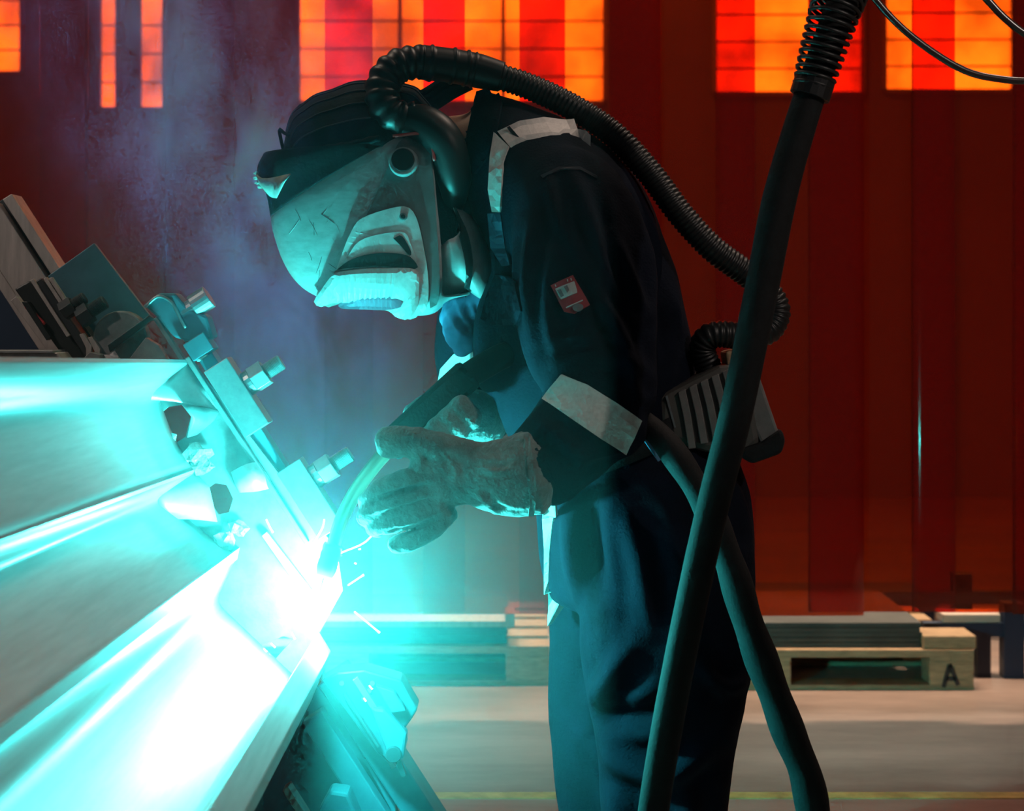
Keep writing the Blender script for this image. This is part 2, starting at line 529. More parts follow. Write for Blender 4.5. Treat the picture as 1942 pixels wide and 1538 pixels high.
# ------------------------------------------------------------------ the hall
def struct(name, mb, m, parent=None, **k):
    o = mb.build(name, m, parent, **k)
    if parent is None: o['kind'] = 'structure'
    return o

WB = 10.5   # depth of the back wall
struct('floor', MB().box((-6, -1.5, -0.1), (6, WB + 0.2, 0)), M['floor'])
struct('ceiling', MB().box((-6, -1.5, 5.0), (6, WB + 0.2, 5.1)), M['ceil'])
struct('wall_left', MB().box((-6.1, -1.5, 0), (-6, WB + 0.2, 5.0)), M['wall'])
struct('wall_right', MB().box((6, -1.5, 0), (6.1, WB + 0.2, 5.0)), M['wall'])
# windows (pixel columns on the back wall); the wall is built around them
def wx(px): return P(px, 0, WB)[0]
def wz(py): return P(0, py, WB)[2]
WIN = [(-190, 45, -330, 142), (186, 226, -330, 210), (262, 315, -330, 210), (563, 1150, -330, 198), (1352, 1640, -330, 181), (1674, 1924, -330, 176)]
xs = [-6] + [v for w in WIN for v in (wx(w[0]), wx(w[1]))] + [6]
wb = MB()
ztop = wz(-330)
for i in range(0, len(xs), 2):
    wb.box((xs[i], WB, 0), (xs[i + 1], WB + 0.15, 5.0))
for (a, b, t, bt) in WIN:
    wb.box((wx(a), WB, 0), (wx(b), WB + 0.15, wz(bt)))
    wb.box((wx(a), WB, ztop), (wx(b), WB + 0.15, 5.0))
struct('wall_back', wb, M['wall'])
for k, (a, b, t, bt) in enumerate(WIN):
    win = bpy.data.objects.new('window_%d' % (k + 1), None)
    COL.objects.link(win); win['kind'] = 'structure'
    x0, x1, z0, z1 = wx(a), wx(b), wz(bt), ztop
    ncol = max(1, round((x1 - x0) / 0.62))
    nrow = 10
    cw = (x1 - x0) / ncol; rh = (z1 - z0) / nrow
    fr = MB(); g = 0.022
    fr.box((x0, WB - 0.02, z0), (x0 + g, WB + 0.06, z1)).box((x1 - g, WB - 0.02, z0), (x1, WB + 0.06, z1))
    fr.box((x0, WB - 0.02, z0), (x1, WB + 0.06, z0 + g)).box((x0, WB - 0.02, z1 - g), (x1, WB + 0.06, z1))
    fr.build('window_frame', M['framew'], win)
    for c in range(1, ncol):
        MB().box((x0 + c * cw - 0.012, WB - 0.02, z0 + g), (x0 + c * cw + 0.012, WB + 0.06, z1 - g)).build('mullion', M['framew'], win)
    for r in range(1, nrow):
        MB().box((x0 + g, WB - 0.005, z0 + r * rh - 0.005), (x1 - g, WB + 0.045, z0 + r * rh + 0.005)).build('glazing_bar', M['framew'], win)
    me = None
    for c in range(ncol):
        for r in range(nrow):
            if me is None:
                o = MB().box((-cw / 2 + 0.008, 0, -rh / 2 + 0.004), (cw / 2 - 0.008, 0.006, rh / 2 - 0.004)).build('pane', M['pane'], win)
                me = o.data
            else:
                o = bpy.data.objects.new('pane', me); link(o, win)
            o.location = (x0 + (c + 0.5) * cw, WB + 0.02, z0 + (r + 0.5) * rh)
# painted line on the floor
struct('trim_1', MB().box((-6, 3.985, 0.0), (6, 4.035, 0.002)), M['yellow'])
# lamp housings under the ceiling
for i, (loc, pw, c, spr) in enumerate(LAMPS):
    x, y, z = loc
    where = ['over the aisle on the workpiece side', 'over the aisle on the hose side',
             'behind the red curtain on the workpiece side', 'behind the red curtain on the hose side', 'nearest the camera, alone over the aisle', 'close to the back windows, added to brighten the wall'][i]
    t = thing('hall_lamp', 'long grey ceiling lamp hung ' + where, 'lamp', (x, y, z), 'hall ceiling lamps')
    MB().box((x - 0.65, y - 0.2, z + 0.01), (x + 0.65, y + 0.2, z + 0.07)).build('housing', M['ceil'], t, bevel=0.01)
    for s in (-0.5, 0.5):
        MB().cyl((x + s, y, z + 0.06), (x + s, y, 5.0), 0.006, seg=6).build('suspension_rod', M['dark'], t)

# ------------------------------------------------------------------ red strip curtain
EDGES = [-300, -215, -110, -20, 78, 165, 313, 446, 617, 706, 802, 882, 985, 1072, 1156, 1252, 1356, 1433, 1534, 1636, 1727, 1813, 1922, 2010, 2110, 2200, 2300, 2390]
DC = 4.80
zb = P(0, 1162, DC)[2]; zt = 2.75
curtain = thing('welding_curtain', 'translucent red strip curtain hanging behind the welder', 'curtain', (0, DC, zb))
# overlaps (double layer) are EDGES[3]..[4]?  pattern: 78-165 double, 165-313 single, 313-446 double ...
dbl = [(EDGES[i], EDGES[i + 1]) for i in range(0, len(EDGES) - 1, 2)]
for k in range(len(dbl) - 1):
    x0 = P(dbl[k][0], 0, DC)[0]; x1 = P(dbl[k + 1][1], 0, DC)[0]
    yy = DC + (0.012 if k % 2 else -0.012)
    bow = 0.006 if k % 2 else -0.006
    nz, nx = 10, 10
    V = []
    for j in range(nz + 1):
        for i in range(nx + 1):
            u = i / nx
            x = x0 + (x1 - x0) * u
            z = zb + (zt - zb) * j / nz + (0.006 * math.sin(k * 2.1) if j == 0 else 0)
            y = yy + bow * (1 - (2 * u - 1) ** 2) + 0.004 * math.sin(3 * z + k) * (1 - j / nz)
            V.append((x, y, z))
    Fc = [(j * (nx + 1) + i, j * (nx + 1) + i + 1, (j + 1) * (nx + 1) + i + 1, (j + 1) * (nx + 1) + i) for j in range(nz) for i in range(nx)]
    mesh('curtain_strip', V, Fc, M['pvc'], curtain, smooth=True, solid=0.003)
MB().box((P(-310, 0, DC)[0], DC - 0.03, zt - 0.03), (P(2400, 0, DC)[0], DC + 0.03, zt + 0.05)).build('hanging_rail', M['dark'], curtain)
for px in (-250, 971, 2350):
    x = P(px, 0, DC)[0]
    MB().cyl((x, DC, zt + 0.04), (x, DC, 5.0), 0.012, seg=8).build('drop_rod', M['dark'], curtain)

# ------------------------------------------------------------------ pallets and goods beyond the curtain
def pallet(x0, y0, label, nblocks=3):
    L, Wd = 1.2, 0.8
    t = thing('pallet', label, 'pallet', (x0, y0, 0), 'wooden pallets behind the curtain')
    for j in range(3):
        yy = y0 + j * (Wd - 0.1) / 2
        MB().box((x0, yy, 0), (x0 + L, yy + 0.1, 0.014)).build('bottom_board', M['wood'], t)
        for i in range(3):
            xx = x0 + i * (L - 0.13) / 2
            MB().box((xx, yy, 0.014), (xx + 0.13, yy + 0.1, 0.084)).build('block', M['wood'], t, bevel=0.003)
    for i in range(3):
        xx = x0 + i * (L - 0.13) / 2
        MB().box((xx, y0, 0.084), (xx + 0.13, y0 + Wd, 0.095)).build('stringer_board', M['wood'], t)
    for j in range(5):
        yy = y0 + j * (Wd - 0.12) / 4
        MB().box((x0, yy, 0.095), (x0 + L, yy + 0.12, 0.116)).build('deck_board', M['wood'], t)
    return t
DP = 5.14
xr = P(1847, 0, DP)[0]
pal = pallet(xr - 1.2, DP, 'pale wooden pallet right of the welder, seen under the curtain')
# dark mark burnt into the corner block
c = P(1803, 1281, DP)
mk = MB()
for a, b in (((-14, 22), (-2, -20)), ((-2, -20), (14, 18)), ((-9, 6), (9, 6))):
    p = c + np.array([a[0], 0, -a[1]]) * 0.00155; q = c + np.array([b[0], 0, -b[1]]) * 0.00155
    p[1] = q[1] = DP - 0.0012
    d = (q - p); ln = np.linalg.norm(d); d /= ln; nn = np.cross(d, (0, 1, 0))
    mk.obox((p + q) / 2, d * ln / 2, np.array([0, 0.0015, 0]), nn * 0.006)
mk.build('stamped_mark', M['dark'], pal)

def stack(name, label, px0, px1, D, z0, z1, n, mt, cat, depth=0.6, group=None):
    x0, x1 = P(px0, 0, D)[0], P(px1, 0, D)[0]
    t = thing(name, label, cat, ((x0 + x1) / 2, D, z0), group)
    h = (z1 - z0) / n
    for i in range(n):
        j = random.uniform(-0.006, 0.006)
        MB().box((x0 + j, D + 0.002 * (i % 3), z0 + i * h), (x1 + j, D + depth, z0 + (i + 1) * h - 0.0015)).build('sheet', mt, t)
    return t
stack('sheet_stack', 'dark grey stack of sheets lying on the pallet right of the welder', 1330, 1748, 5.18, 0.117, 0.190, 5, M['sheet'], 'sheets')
tb = MB().box((P(1752, 0, 5.15)[0], 5.15, 0.117), (P(1852, 0, 5.15)[0], 5.29, 0.156)).build('timber_offcut', M['wood'], bevel=0.004)
setp(tb, 'short pale timber offcut on the end of the pallet', 'timber')
# blue rack beyond
DR = 5.30
def rb(x0, y0, x1, y1, d0=0.0, d1=0.05):
    a = P(x0, y1, DR); b = P(x1, y0, DR)
    return (a[0], DR + d0, max(0.0, a[2])), (b[0], DR + d1, b[2])
rk = thing('storage_rack', 'dark blue steel rack standing behind the pallet at the frame edge', 'rack', P(1920, 1278, DR))
zl = P(0, 1145, DR)[2]
for px0, px1 in ((1905, 1943), (2330, 2368)):
    for d in (0.0, 0.6):
        MB().box((P(px0, 0, DR)[0], DR + d, 0), (P(px1, 0, DR)[0], DR + d + 0.06, zl)).build('upright', M['rackblue'], rk)
for d in (0.0, 0.6):
    lo, hi = rb(1754, 1183, 2368, 1209, d + 0.01, d + 0.05); MB().box(lo, hi).build('beam', M['rackblue'], rk)
lo, hi = rb(1855, 1209, 1881, 1240, 0.01, 0.05); MB().box((lo[0], lo[1], 0), hi).build('short_leg', M['rackblue'], rk)
lo, hi = rb(1790, 1166, 1900, 1183, 0.012, 0.10)
bx = MB().box(lo, hi).build('carton', M['card'], bevel=0.004)
setp(bx, 'flat pale carton lying on the blue rack beam', 'carton')
# a pale crate deeper behind the rack
xA, xB = P(1790, 0, 5.95)[0], P(1990, 0, 5.95)[0]
cr8 = thing('crate', 'pale crate on the floor behind the blue rack', 'crate', ((xA + xB) / 2, 6.12, 0))
MB().box((xA, 6.12, 0), (xB, 6.2, 0.045)).build('crate_body', M['card'], cr8, bevel=0.005)
MB().box((xA - 0.01, 6.11, 0.045), (xB + 0.01, 6.21, 0.06)).build('lid', M['card'], cr8, bevel=0.004)

bn = thing('gap_blocker', 'dark bin added behind the pallet to keep its gap black', 'bin', (P(1620, 0, 6.2)[0], 6.2, 0))  # added to hide the arc-lit floor seen through the pallet gap
x0b, x1b = P(1300, 0, 6.2)[0], P(1760, 0, 6.2)[0]
MB().box((x0b, 6.1, 0.004), (x1b, 6.5, 0.10)).build('blocker_body', M['rackblue'], bn, bevel=0.006)
MB().box((x0b - 0.012, 6.088, 0.085), (x1b + 0.012, 6.512, 0.105)).build('blocker_rim', M['rackblue'], bn, bevel=0.004)
# left pallet with a stack, half hidden by the workpiece and the haze
xl = P(1042, 0, 5.2)[0] - 1.2
pallet(xl, 5.2, 'wooden pallet between the workpiece and the welder, half lost in haze')
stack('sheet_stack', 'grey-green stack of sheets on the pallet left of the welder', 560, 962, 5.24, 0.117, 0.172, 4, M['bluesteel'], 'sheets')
pr = MB().box((P(560, 0, 5.2)[0], 5.2, 0.173), (P(976, 0, 5.2)[0], 5.32, 0.190))
pr.box((P(958, 0, 5.2)[0], 5.2, 0.190), (P(976, 0, 5.2)[0], 5.32, 0.212))
o = pr.build('angle_profile', M['alu2'])
setp(o, 'pale angle profile lying on top of the grey-green sheets', 'profile')

# ------------------------------------------------------------------ the workpiece: ribbed aluminium panel
VP = (920, 690)
vdir = P(VP[0], VP[1], 1.0) - np.array([0, 0, HC]); vdir /= vdir[1]     # along the ribs, away from the aisle
DE = 3.0
panel = thing('ribbed_panel', 'long ribbed aluminium panel being welded, running out at lower left', 'metal panel', P(420, 1120, DE))
def strip_along(poly, y0=DE, length=1.75, th=0.004, curve=0.0):
    """bent sheet: cross-section line (px at the far end) swept along the ribs toward the aisle"""
    c = np.array([P(x, y, DE) for x, y in poly])
    V, Fc = [], []
    ny = 8
    n = len(c)
    for j in range(ny + 1):
        s = -length * j / ny
        for i in range(n):
            V.append(c[i] + vdir * s)
    for j in range(ny):
        for i in range(n - 1):
            Fc.append((j * n + i, j * n + i + 1, (j + 1) * n + i + 1, (j + 1) * n + i))
    return V, Fc
def bend(p0, p1, p2, r=0.14, sag=0.0):
    """lip, crease, broad face - with a rounded crease"""
    p0, p1, p2 = map(np.array, (p0, p1, p2))
    a = p1 + (p0 - p1) * r * 2.2; b = p1 + (p2 - p1) * r
    pts = [p0]
    for t in np.linspace(0, 1, 6):
        pts.append((1 - t) ** 2 * a + 2 * t * (1 - t) * p1 + t * t * b)
    nrm = np.array([(p2 - p1)[1], -(p2 - p1)[0]], float); nrm /= np.linalg.norm(nrm)
    for t in (0.35, 0.6, 0.85):
        pts.append(b + (p2 - b) * t + nrm * sag * math.sin(math.pi * t))
    pts.append(p2)
    return [tuple(p) for p in pts]
RIBS = [bend((353, 687), (292, 752), (366, 894), sag=-6.0),
        bend((366, 894), (306, 942), (444, 1056), sag=-5.0),
        bend((444, 1056), (404, 1142), (560, 1290), r=0.12)]
for prof in RIBS:
    V, Fc = strip_along(prof)
    mesh('rib', V, Fc, M['alu'], panel, smooth=True, solid=0.004)
# folded lips between the ribs
for prof in ([(340, 684), (353, 682), (356, 688)], [(360, 889), (371, 890), (368, 897)], [(436, 1048), (455, 1038), (450, 1061)]):
    c = np.array([P(x, y, DE) for x, y in prof])
    pr = MB(); n = 3
    V = list(c) + list(c - vdir * 1.75)
    pr.add(V, [(0, 1, 2), (5, 4, 3)] + [(i, (i + 1) % 3, (i + 1) % 3 + 3, i + 3) for i in range(3)])
    pr.build('folded_lip', M['alu'], panel)
# bottom box flange with a bright top and a dull side
bot = np.array([P(*q, DE) for q in ((560, 1290), (604, 1196), (628, 1235), (590, 1330), (572, 1310))])
V = list(bot) + list(bot - vdir * 1.75)
n = len(bot)
mesh('bottom_flange', V, [tuple(range(n)), tuple(range(2 * n - 1, n - 1, -1))] + [(i, (i + 1) % n, (i + 1) % n + n, i + n) for i in range(n)], M['alu'], panel, bevel=0.002)
# end plate facing the aisle, with rib openings
def plate_with_holes(name, outer, holes, D0, D1, m, parent):
    o = MB().prism(outer, D0, D1, D0).build('tmp_plate', m, None)
    cut = []
    for h in holes:
        b = MB().prism(h, D0 - 0.02, D1 + 0.02, D0).build('tmp_cut', m, None)
        cut.append(b)
        md = o.modifiers.new('cut', 'BOOLEAN'); md.operation = 'DIFFERENCE'; md.object = b; md.solver = 'EXACT'
    dg = bpy.context.evaluated_depsgraph_get()
    me = bpy.data.meshes.new_from_object(o.evaluated_get(dg))
    me.name = name
    for b in cut: bpy.data.objects.remove(b)
    bpy.data.objects.remove(o)
    r = bpy.data.objects.new(name, me)
    link(r, parent)
    return r
H1 = [(296, 792), (318, 772), (345, 768), (362, 790), (352, 828), (330, 842), (306, 822)]
H2 = [(392, 928), (408, 916), (430, 920), (442, 946), (434, 972), (414, 976), (398, 956)]
H3 = [(486, 1248), (500, 1222), (538, 1206), (556, 1212), (520, 1252), (484, 1280)]
plate_with_holes('end_plate', [(340, 684), (360, 680), (612, 1006), (640, 1046), (650, 1120), (606, 1200), (560, 1290), (470, 1200), (402, 1145), (400, 1080), (444, 1056), (306, 944), (366, 894), (290, 754)],
                 [H1, H2, H3], DE, DE + 0.010, M['plate'], panel)
# raised rim of the plate (a narrow flat bar along its outer edge)
tdir = np.array([0.543, 0.840]); ndir = np.array([0.840, -0.543])     # along / across the fixture, in the picture plane
def rect(px, py, L, W):
    """corner list of a bar that starts at px,py, runs L along the fixture and W across it"""
    a = np.array([px, py], float)
    return [tuple(a), tuple(a + ndir * W), tuple(a + ndir * W + tdir * L), tuple(a + tdir * L)]
MB().prism(rect(350, 680, 420, 9), DE - 0.014, DE + 0.010, DE - 0.014).build('edge_bar', M['plate'], panel, bevel=0.0015)
# folded end gussets of the ribs
def quad3(pts, th, name, m, parent):
    v = [P(*p) for p in pts]
    return mesh(name, v, [tuple(range(len(v)))], m, parent, solid=th)
g1 = MB()
def fan(name, rows, m, parent, th=0.003):
    """thin curved sheet through rows of (px,py,D) points"""
    R = [cr([P(*p) for p in r], 8) for r in rows]
    V = [p for r in R for p in r]
    Fc = [(j * 8 + i, j * 8 + i + 1, (j + 1) * 8 + i + 1, (j + 1) * 8 + i) for j in range(len(R) - 1) for i in range(7)]
    return mesh(name, V, Fc, m, parent, smooth=True, solid=th)
fan('end_gusset', [[(250, 716, 2.90), (300, 702, 2.95), (352, 690, 2.998)], [(246, 742, 2.90), (312, 748, 2.94), (385, 735, 2.998)], [(262, 758, 2.91), (330, 762, 2.95), (414, 778, 2.998)]], M['alu'], panel)
fan('end_gusset', [[(414, 778, 2.998), (380, 770, 2.96), (345, 768, 2.93)], [(404, 796, 2.998), (385, 800, 2.97), (362, 790, 2.95)], [(372, 822, 2.998), (366, 824, 2.985), (354, 828, 2.97)]], M['plate'], panel)
fan('end_gusset', [[(440, 895, 2.998), (468, 880, 2.97), (488, 878, 2.998)], [(448, 918, 2.985), (480, 908, 2.965), (508, 905, 2.998)], [(455, 932, 2.998), (490, 930, 2.98), (516, 926, 2.998)]], M['alu'], panel)
fan('end_gusset', [[(300, 930, 2.90), (335, 910, 2.95), (368, 896, 2.998)], [(296, 950, 2.90), (345, 940, 2.94), (395, 925, 2.998)], [(310, 985, 2.91), (360, 985, 2.95), (410, 990, 2.998)]], M['alu'], panel)
def crumple(name, px, py, D, r, m, parent, seed):
    """jagged weld spatter and torn metal"""
    bm = bmesh.new(); bmesh.ops.create_icosphere(bm, subdivisions=2, radius=r)
    random.seed(seed)
    c = P(px, py, D)
    for v in bm.verts:
        k = 1 + 0.7 * noise.noise(v.co / r * 1.7 + Vector((seed, 0, 0)))
        v.co = Vector((v.co.x * k, v.co.y * 0.35 * k, v.co.z * k * 0.8)) + Vector(c)
    V = [v.co[:] for v in bm.verts]; Fc = [tuple(v.index for v in f.verts) for f in bm.faces]
    bm.free()
    return mesh(name, V, Fc, m, parent)
for i, (px, py, r) in enumerate([(338, 880, 0.020), (372, 862, 0.022), (385, 885, 0.016), (425, 1025, 0.020), (452, 1002, 0.015), (238, 760, 0.013), (500, 1248, 0.014), (320, 830, 0.011)]):
    crumple('weld_spatter', px, py, 2.988 if px > 300 else 2.91, r, M['chip'], panel, i + 3)
# bright strip on the plate leading down to the arc
MB().prism([(496, 1016), (506, 1008), (592, 1120), (578, 1132)], 2.984, 2.999, 2.985).build('tack_strip', M['alu'], panel, bevel=0.001)
# hidden support: rear stiffener and stand down to the floor
MB().prism([(250, 760), (300, 750), (300, 1000), (380, 1130), (520, 1290), (480, 1320), (330, 1180), (240, 1000)], 2.2, 2.24, DE).build('rear_stiffener', M['dark'], panel)
stand = thing('workpiece_stand', 'dark steel stand under the ribbed panel', 'stand', (P(400, 0, 2.75)[0], 2.75, 0))
a = P(430, 1290, 2.75)
MB().box((a[0] - 0.05, 2.70, 0.012), (a[0] + 0.05, 2.80, a[2] - 0.02)).build('column', M['dark'], stand)
MB().box((a[0] - 0.25, 2.45, 0), (a[0] + 0.25, 3.05, 0.012)).build('foot_plate', M['dark'], stand)
MB().obox((a[0] - 0.01, 2.75, a[2] - 0.03), np.array([0.09, 0, -0.07]), np.array([0, 0.3, 0]), np.array([0.012, 0, 0.015])).build('cradle', M['dark'], stand)

# ------------------------------------------------------------------ clamping fixture along the end plate
def bar3(px, py, L, W, D0, D1): return MB().prism(rect(px, py, L, W), D0, D1, D0)
fx = thing('fixture_rail', 'dark blue clamping rail behind the panel end plate', 'fixture', P(470, 850, 3.05))
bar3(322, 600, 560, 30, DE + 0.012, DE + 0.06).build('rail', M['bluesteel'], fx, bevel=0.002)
bar3(312, 590, 115, 22, DE - 0.006, DE + 0.011).build('cover_strip', M['alu2'], fx, bevel=0.001)
bar3(290, 605, 105, 8, DE - 0.006, DE + 0.02).build('cover_strip', M['plate'], fx, bevel=0.001)

def axis3(v2): return np.array([v2[0], 0, -v2[1]])
def threaded(mb, a, b, r, pitch=0.0022, seg=14):
    a, b = np.asarray(a), np.asarray(b)
    n = max(4, int(np.linalg.norm(b - a) / pitch) * 2)
    t = np.linspace(0, 1, n)[:, None]
    path = a + (b - a) * t
    rad = np.array([r * (1.0 if i % 2 else 0.9) for i in range(n)]); rad[-1] = r * 0.8
    return mb.tube(path, rad, seg)
def hexnut(mb, c, ax, r, h):
    ax = np.asarray(ax, float); ax /= np.linalg.norm(ax)
    u = np.cross(ax, (0, 1, 0)); u /= np.linalg.norm(u); w = np.cross(ax, u)
    v = []
    for s in (0, 1):
        for k in range(6):
            th = math.pi / 3 * k + 0.35
            v.append(np.asarray(c) + ax * h * s + r * (math.cos(th) * u + math.sin(th) * w))
    return mb.add(v, [tuple(range(5, -1, -1)), tuple(range(6, 12))] + [(k, (k + 1) % 6, (k + 1) % 6 + 6, k + 6) for k in range(6)])
def clamp(px, py, L, W, label, bolt_t=None, D=2.97, bl=80):
    t = thing('clamp_block', label, 'clamp', P(px, py, D), 'clamp blocks on the rail')
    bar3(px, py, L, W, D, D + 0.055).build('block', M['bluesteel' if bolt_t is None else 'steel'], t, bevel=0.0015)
    if bolt_t is not None:
        a2 = np.array([px, py]) + tdir * L * bolt_t + ndir * W
        a = P(a2[0], a2[1], D); a[1] = D + 0.027
        n3 = axis3(ndir); k = D / F
        MB().cyl(a, a + n3 * 14 * k, 24 * k, seg=20).build('washer', M['steel'], t, bevel=0.001)
        hexnut(MB(), a + n3 * 14 * k, n3, 27 * k, 30 * k).build('nut', M['steel'], t, bevel=0.001)
        threaded(MB(), a + n3 * 44 * k, a + n3 * bl * k, 16 * k).build('bolt', M['steel'], t, smooth=False)
    return t
clamp(386, 706, 148, 52, 'turquoise-lit clamp block with nut and stud, middle of the fixture rail', 0.42)
clamp(524, 898, 150, 52, 'lower turquoise-lit clamp block with stud, next to the torch neck', 0.30, bl=84)
t3 = clamp(346, 654, 38, 46, 'small square clamp block at the upper end of the rail', None, D=2.975)
# toggle clamp body with a round pin, upper end
tg = thing('toggle_clamp', 'dark toggle clamp with shiny round pin above the small block', 'clamp', P(330, 610, 3.0))
MB().prism([(272, 578), (300, 556), (332, 556), (352, 580), (392, 600), (404, 640), (376, 652), (330, 640), (296, 600)], 2.985, 3.04).build('body', M['bluesteel'], tg, bevel=0.004)
a = P(345, 596, 3.0); n3 = axis3(ndir); k = 3.0 / F
MB().cyl(a, a + n3 * 30 * k, 17 * k, seg=18).build('spindle', M['steel'], tg, smooth=False)
MB().cyl(a + n3 * 26 * k, a + n3 * 62 * k, 23 * k, seg=22).build('pin', M['steel'], tg, bevel=0.0015)
MB().tube(cr([P(275, 582, 2.983), P(300, 562, 2.982), P(326, 574, 2.982), P(340, 600, 2.982), P(352, 622, 2.982)], 20), 0.003, 6).build('spring_clip', M['steel'], tg, smooth=True)

# aluminium extrusion with black clamp, upper left
er = thing('extrusion_rail', 'grey grooved aluminium extrusion rail at the left frame edge', 'rail', P(20, 560, 3.12))
def barN(px, py, L, W, D0, D1, name, m, parent, bevel=0.0015):
    return bar3(px, py, L, W, D0, D1).build(name, m, parent, bevel=bevel)
q0 = np.array([-60.0, 420.0])
barN(q0[0], q0[1], 520, 66, 3.10, 3.17, 'web', M['alu2'], er)
w1 = q0 + ndir * 66
barN(w1[0] + 2, w1[1] - 2, 520, 11, 3.13, 3.17, 'groove', M['dark'], er)
w2 = q0 + ndir * 77
barN(w2[0], w2[1], 520, 20, 3.105, 3.17, 'flange', M['alu2'], er)
w3 = q0 - ndir * 20
barN(w3[0], w3[1], 520, 20, 3.105, 3.17, 'flange', M['alu2'], er)
MB().prism([(-110, 400), (-64, 440), (92, 680), (92, 696), (-110, 696)], 3.12, 3.16, 3.12).build('side_cover', M['rackblue'], er, bevel=0.002)
# flat bluish plate
pt = MB().prism([(90, 524), (178, 461), (283, 598), (200, 656)], 3.055, 3.07, 3.055).build('mounting_plate', M['bluesteel'], bevel=0.0012)
setp(pt, 'flat blue-grey steel plate standing tilted behind the black clamp', 'plate')
# black double clamp with two screws
bc = thing('screw_clamp', 'black clamp with two screws on the extrusion rail', 'clamp', P(110, 620, 3.02))
MB().prism([(27, 548), (55, 532), (66, 538), (170, 688), (128, 688)], 3.02, 3.06).build('jaw', M['black'], bc, bevel=0.003)
MB().prism([(66, 534), (78, 527), (150, 628), (176, 668), (170, 690)], 3.015, 3.055).build('jaw', M['dark'], bc, bevel=0.002)
for q in ((57, 532, 128), (82, 529, 60), (92, 529, 60)):
    barN(q[0], q[1], q[2], 7, 3.008, 3.02, 'fin', M['alu2'], bc, bevel=0.0008)
for px, py in ((118, 592), (150, 604)):
    a = P(px, py, 3.0); n3 = axis3(ndir); k = 3.0 / F
    s = 1.0 if px < 140 else 1.15
    sc = MB(); hexnut(sc, a, n3, 19 * k * s, 26 * k); sc.build('screw_head', M['dark'], bc, bevel=0.001)
    threaded(MB(), a + n3 * 26 * k, a + n3 * 52 * k * s, 12 * k * s).build('screw', M['dark'], bc)
for q in ((150, 634), (166, 640)):
    MB().prism([(q[0], q[1]), (q[0] + 8, q[1] - 2), (q[0] + 24, q[1] + 22), (q[0] + 22, q[1] + 46), (q[0] + 13, q[1] + 46), (q[0] + 13, q[1] + 26)], 2.998, 3.01).build('bracket', M['alu2'], bc, bevel=0.0008)
MB().tube(cr([P(50, 580, 3.01), P(66, 598, 3.008), P(84, 616, 3.01)], 10), 0.0045, 8).build('red_handle', M['redpvc'], bc, smooth=True)
MB().prism([(20, 570), (30, 562), (150, 690), (108, 690)], 3.06, 3.09).build('base_bar', M['alu2'], bc, bevel=0.001)
MB().prism([(40, 572), (52, 572), (96, 640), (88, 646)], 3.00, 3.02).build('lever', M['black'], bc, bevel=0.001)
# top flange tube of the panel fixture (grey bar running left)
tb = thing('rest_bar', 'grey rest bar along the top of the ribbed panel', 'bar', P(60, 680, 3.0))
MB().prism([(-160, 668), (118, 668), (132, 688), (-160, 690)], 2.92, 2.99, 2.95).build('bar', M['alu2'], tb, bevel=0.002)
MB().prism([(155, 682), (170, 668), (190, 672), (186, 690), (158, 690)], 2.96, 2.99, 2.96).build('end_stop', M['plate'], tb, bevel=0.001)
MB().prism([(-160, 664), (110, 664), (112, 669), (-160, 669)], 2.915, 2.995, 2.95).build('edge', M['plate'], tb, bevel=0.001)
# swivel disc with black lever
sd = thing('swivel_disc', 'scratched round swivel disc with black lever bar under the plate', 'clamp', P(245, 650, 3.02))
c = P(232, 640, 3.03)
MB().cyl(c + np.array([0, -0.02, 0]), c + np.array([0, 0.015, 0]), 0.046, seg=28).build('disc', M['plate'], sd, bevel=0.003)
MB().prism([(204, 654), (282, 598), (290, 605), (208, 668)], 2.985, 3.005, 2.985).build('lever_bar', M['black'], sd, bevel=0.001)
MB().prism([(238, 690), (276, 640), (300, 655), (322, 690)], 2.995, 3.02, 2.995).build('wedge', M['plate'], sd, bevel=0.001)
crumple('swarf', 214, 682, 2.985, 0.014, M['chip'], sd, 31)

# fixture below the arc
lf = thing('lower_fixture', 'teal-lit clamping fixture beam below the arc', 'fixture', P(690, 1440, 3.15))
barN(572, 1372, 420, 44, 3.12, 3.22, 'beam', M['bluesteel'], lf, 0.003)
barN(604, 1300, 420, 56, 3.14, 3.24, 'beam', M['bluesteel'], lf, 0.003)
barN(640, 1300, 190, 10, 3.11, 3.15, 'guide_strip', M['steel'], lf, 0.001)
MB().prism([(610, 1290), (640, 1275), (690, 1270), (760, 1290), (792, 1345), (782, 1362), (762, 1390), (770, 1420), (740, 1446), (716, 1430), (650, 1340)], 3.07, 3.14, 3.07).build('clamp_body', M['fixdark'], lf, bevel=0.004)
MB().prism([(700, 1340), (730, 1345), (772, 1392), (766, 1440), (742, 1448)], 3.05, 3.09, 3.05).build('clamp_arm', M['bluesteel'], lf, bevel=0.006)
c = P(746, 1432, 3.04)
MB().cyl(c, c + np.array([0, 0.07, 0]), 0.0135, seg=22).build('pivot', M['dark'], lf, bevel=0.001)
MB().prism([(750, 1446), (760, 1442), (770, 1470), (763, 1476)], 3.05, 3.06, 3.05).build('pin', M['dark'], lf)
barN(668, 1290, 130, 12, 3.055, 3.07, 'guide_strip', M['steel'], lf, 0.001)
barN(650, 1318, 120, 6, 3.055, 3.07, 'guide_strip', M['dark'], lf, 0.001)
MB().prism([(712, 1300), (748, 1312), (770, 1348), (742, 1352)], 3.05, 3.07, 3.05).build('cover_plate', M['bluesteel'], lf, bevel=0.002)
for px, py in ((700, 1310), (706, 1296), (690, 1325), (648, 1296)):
    c = P(px, py, 3.065); MB().cyl(c, c + np.array([0, 0.02, 0]), 0.0045, seg=10).build('screw', M['steel'], lf)
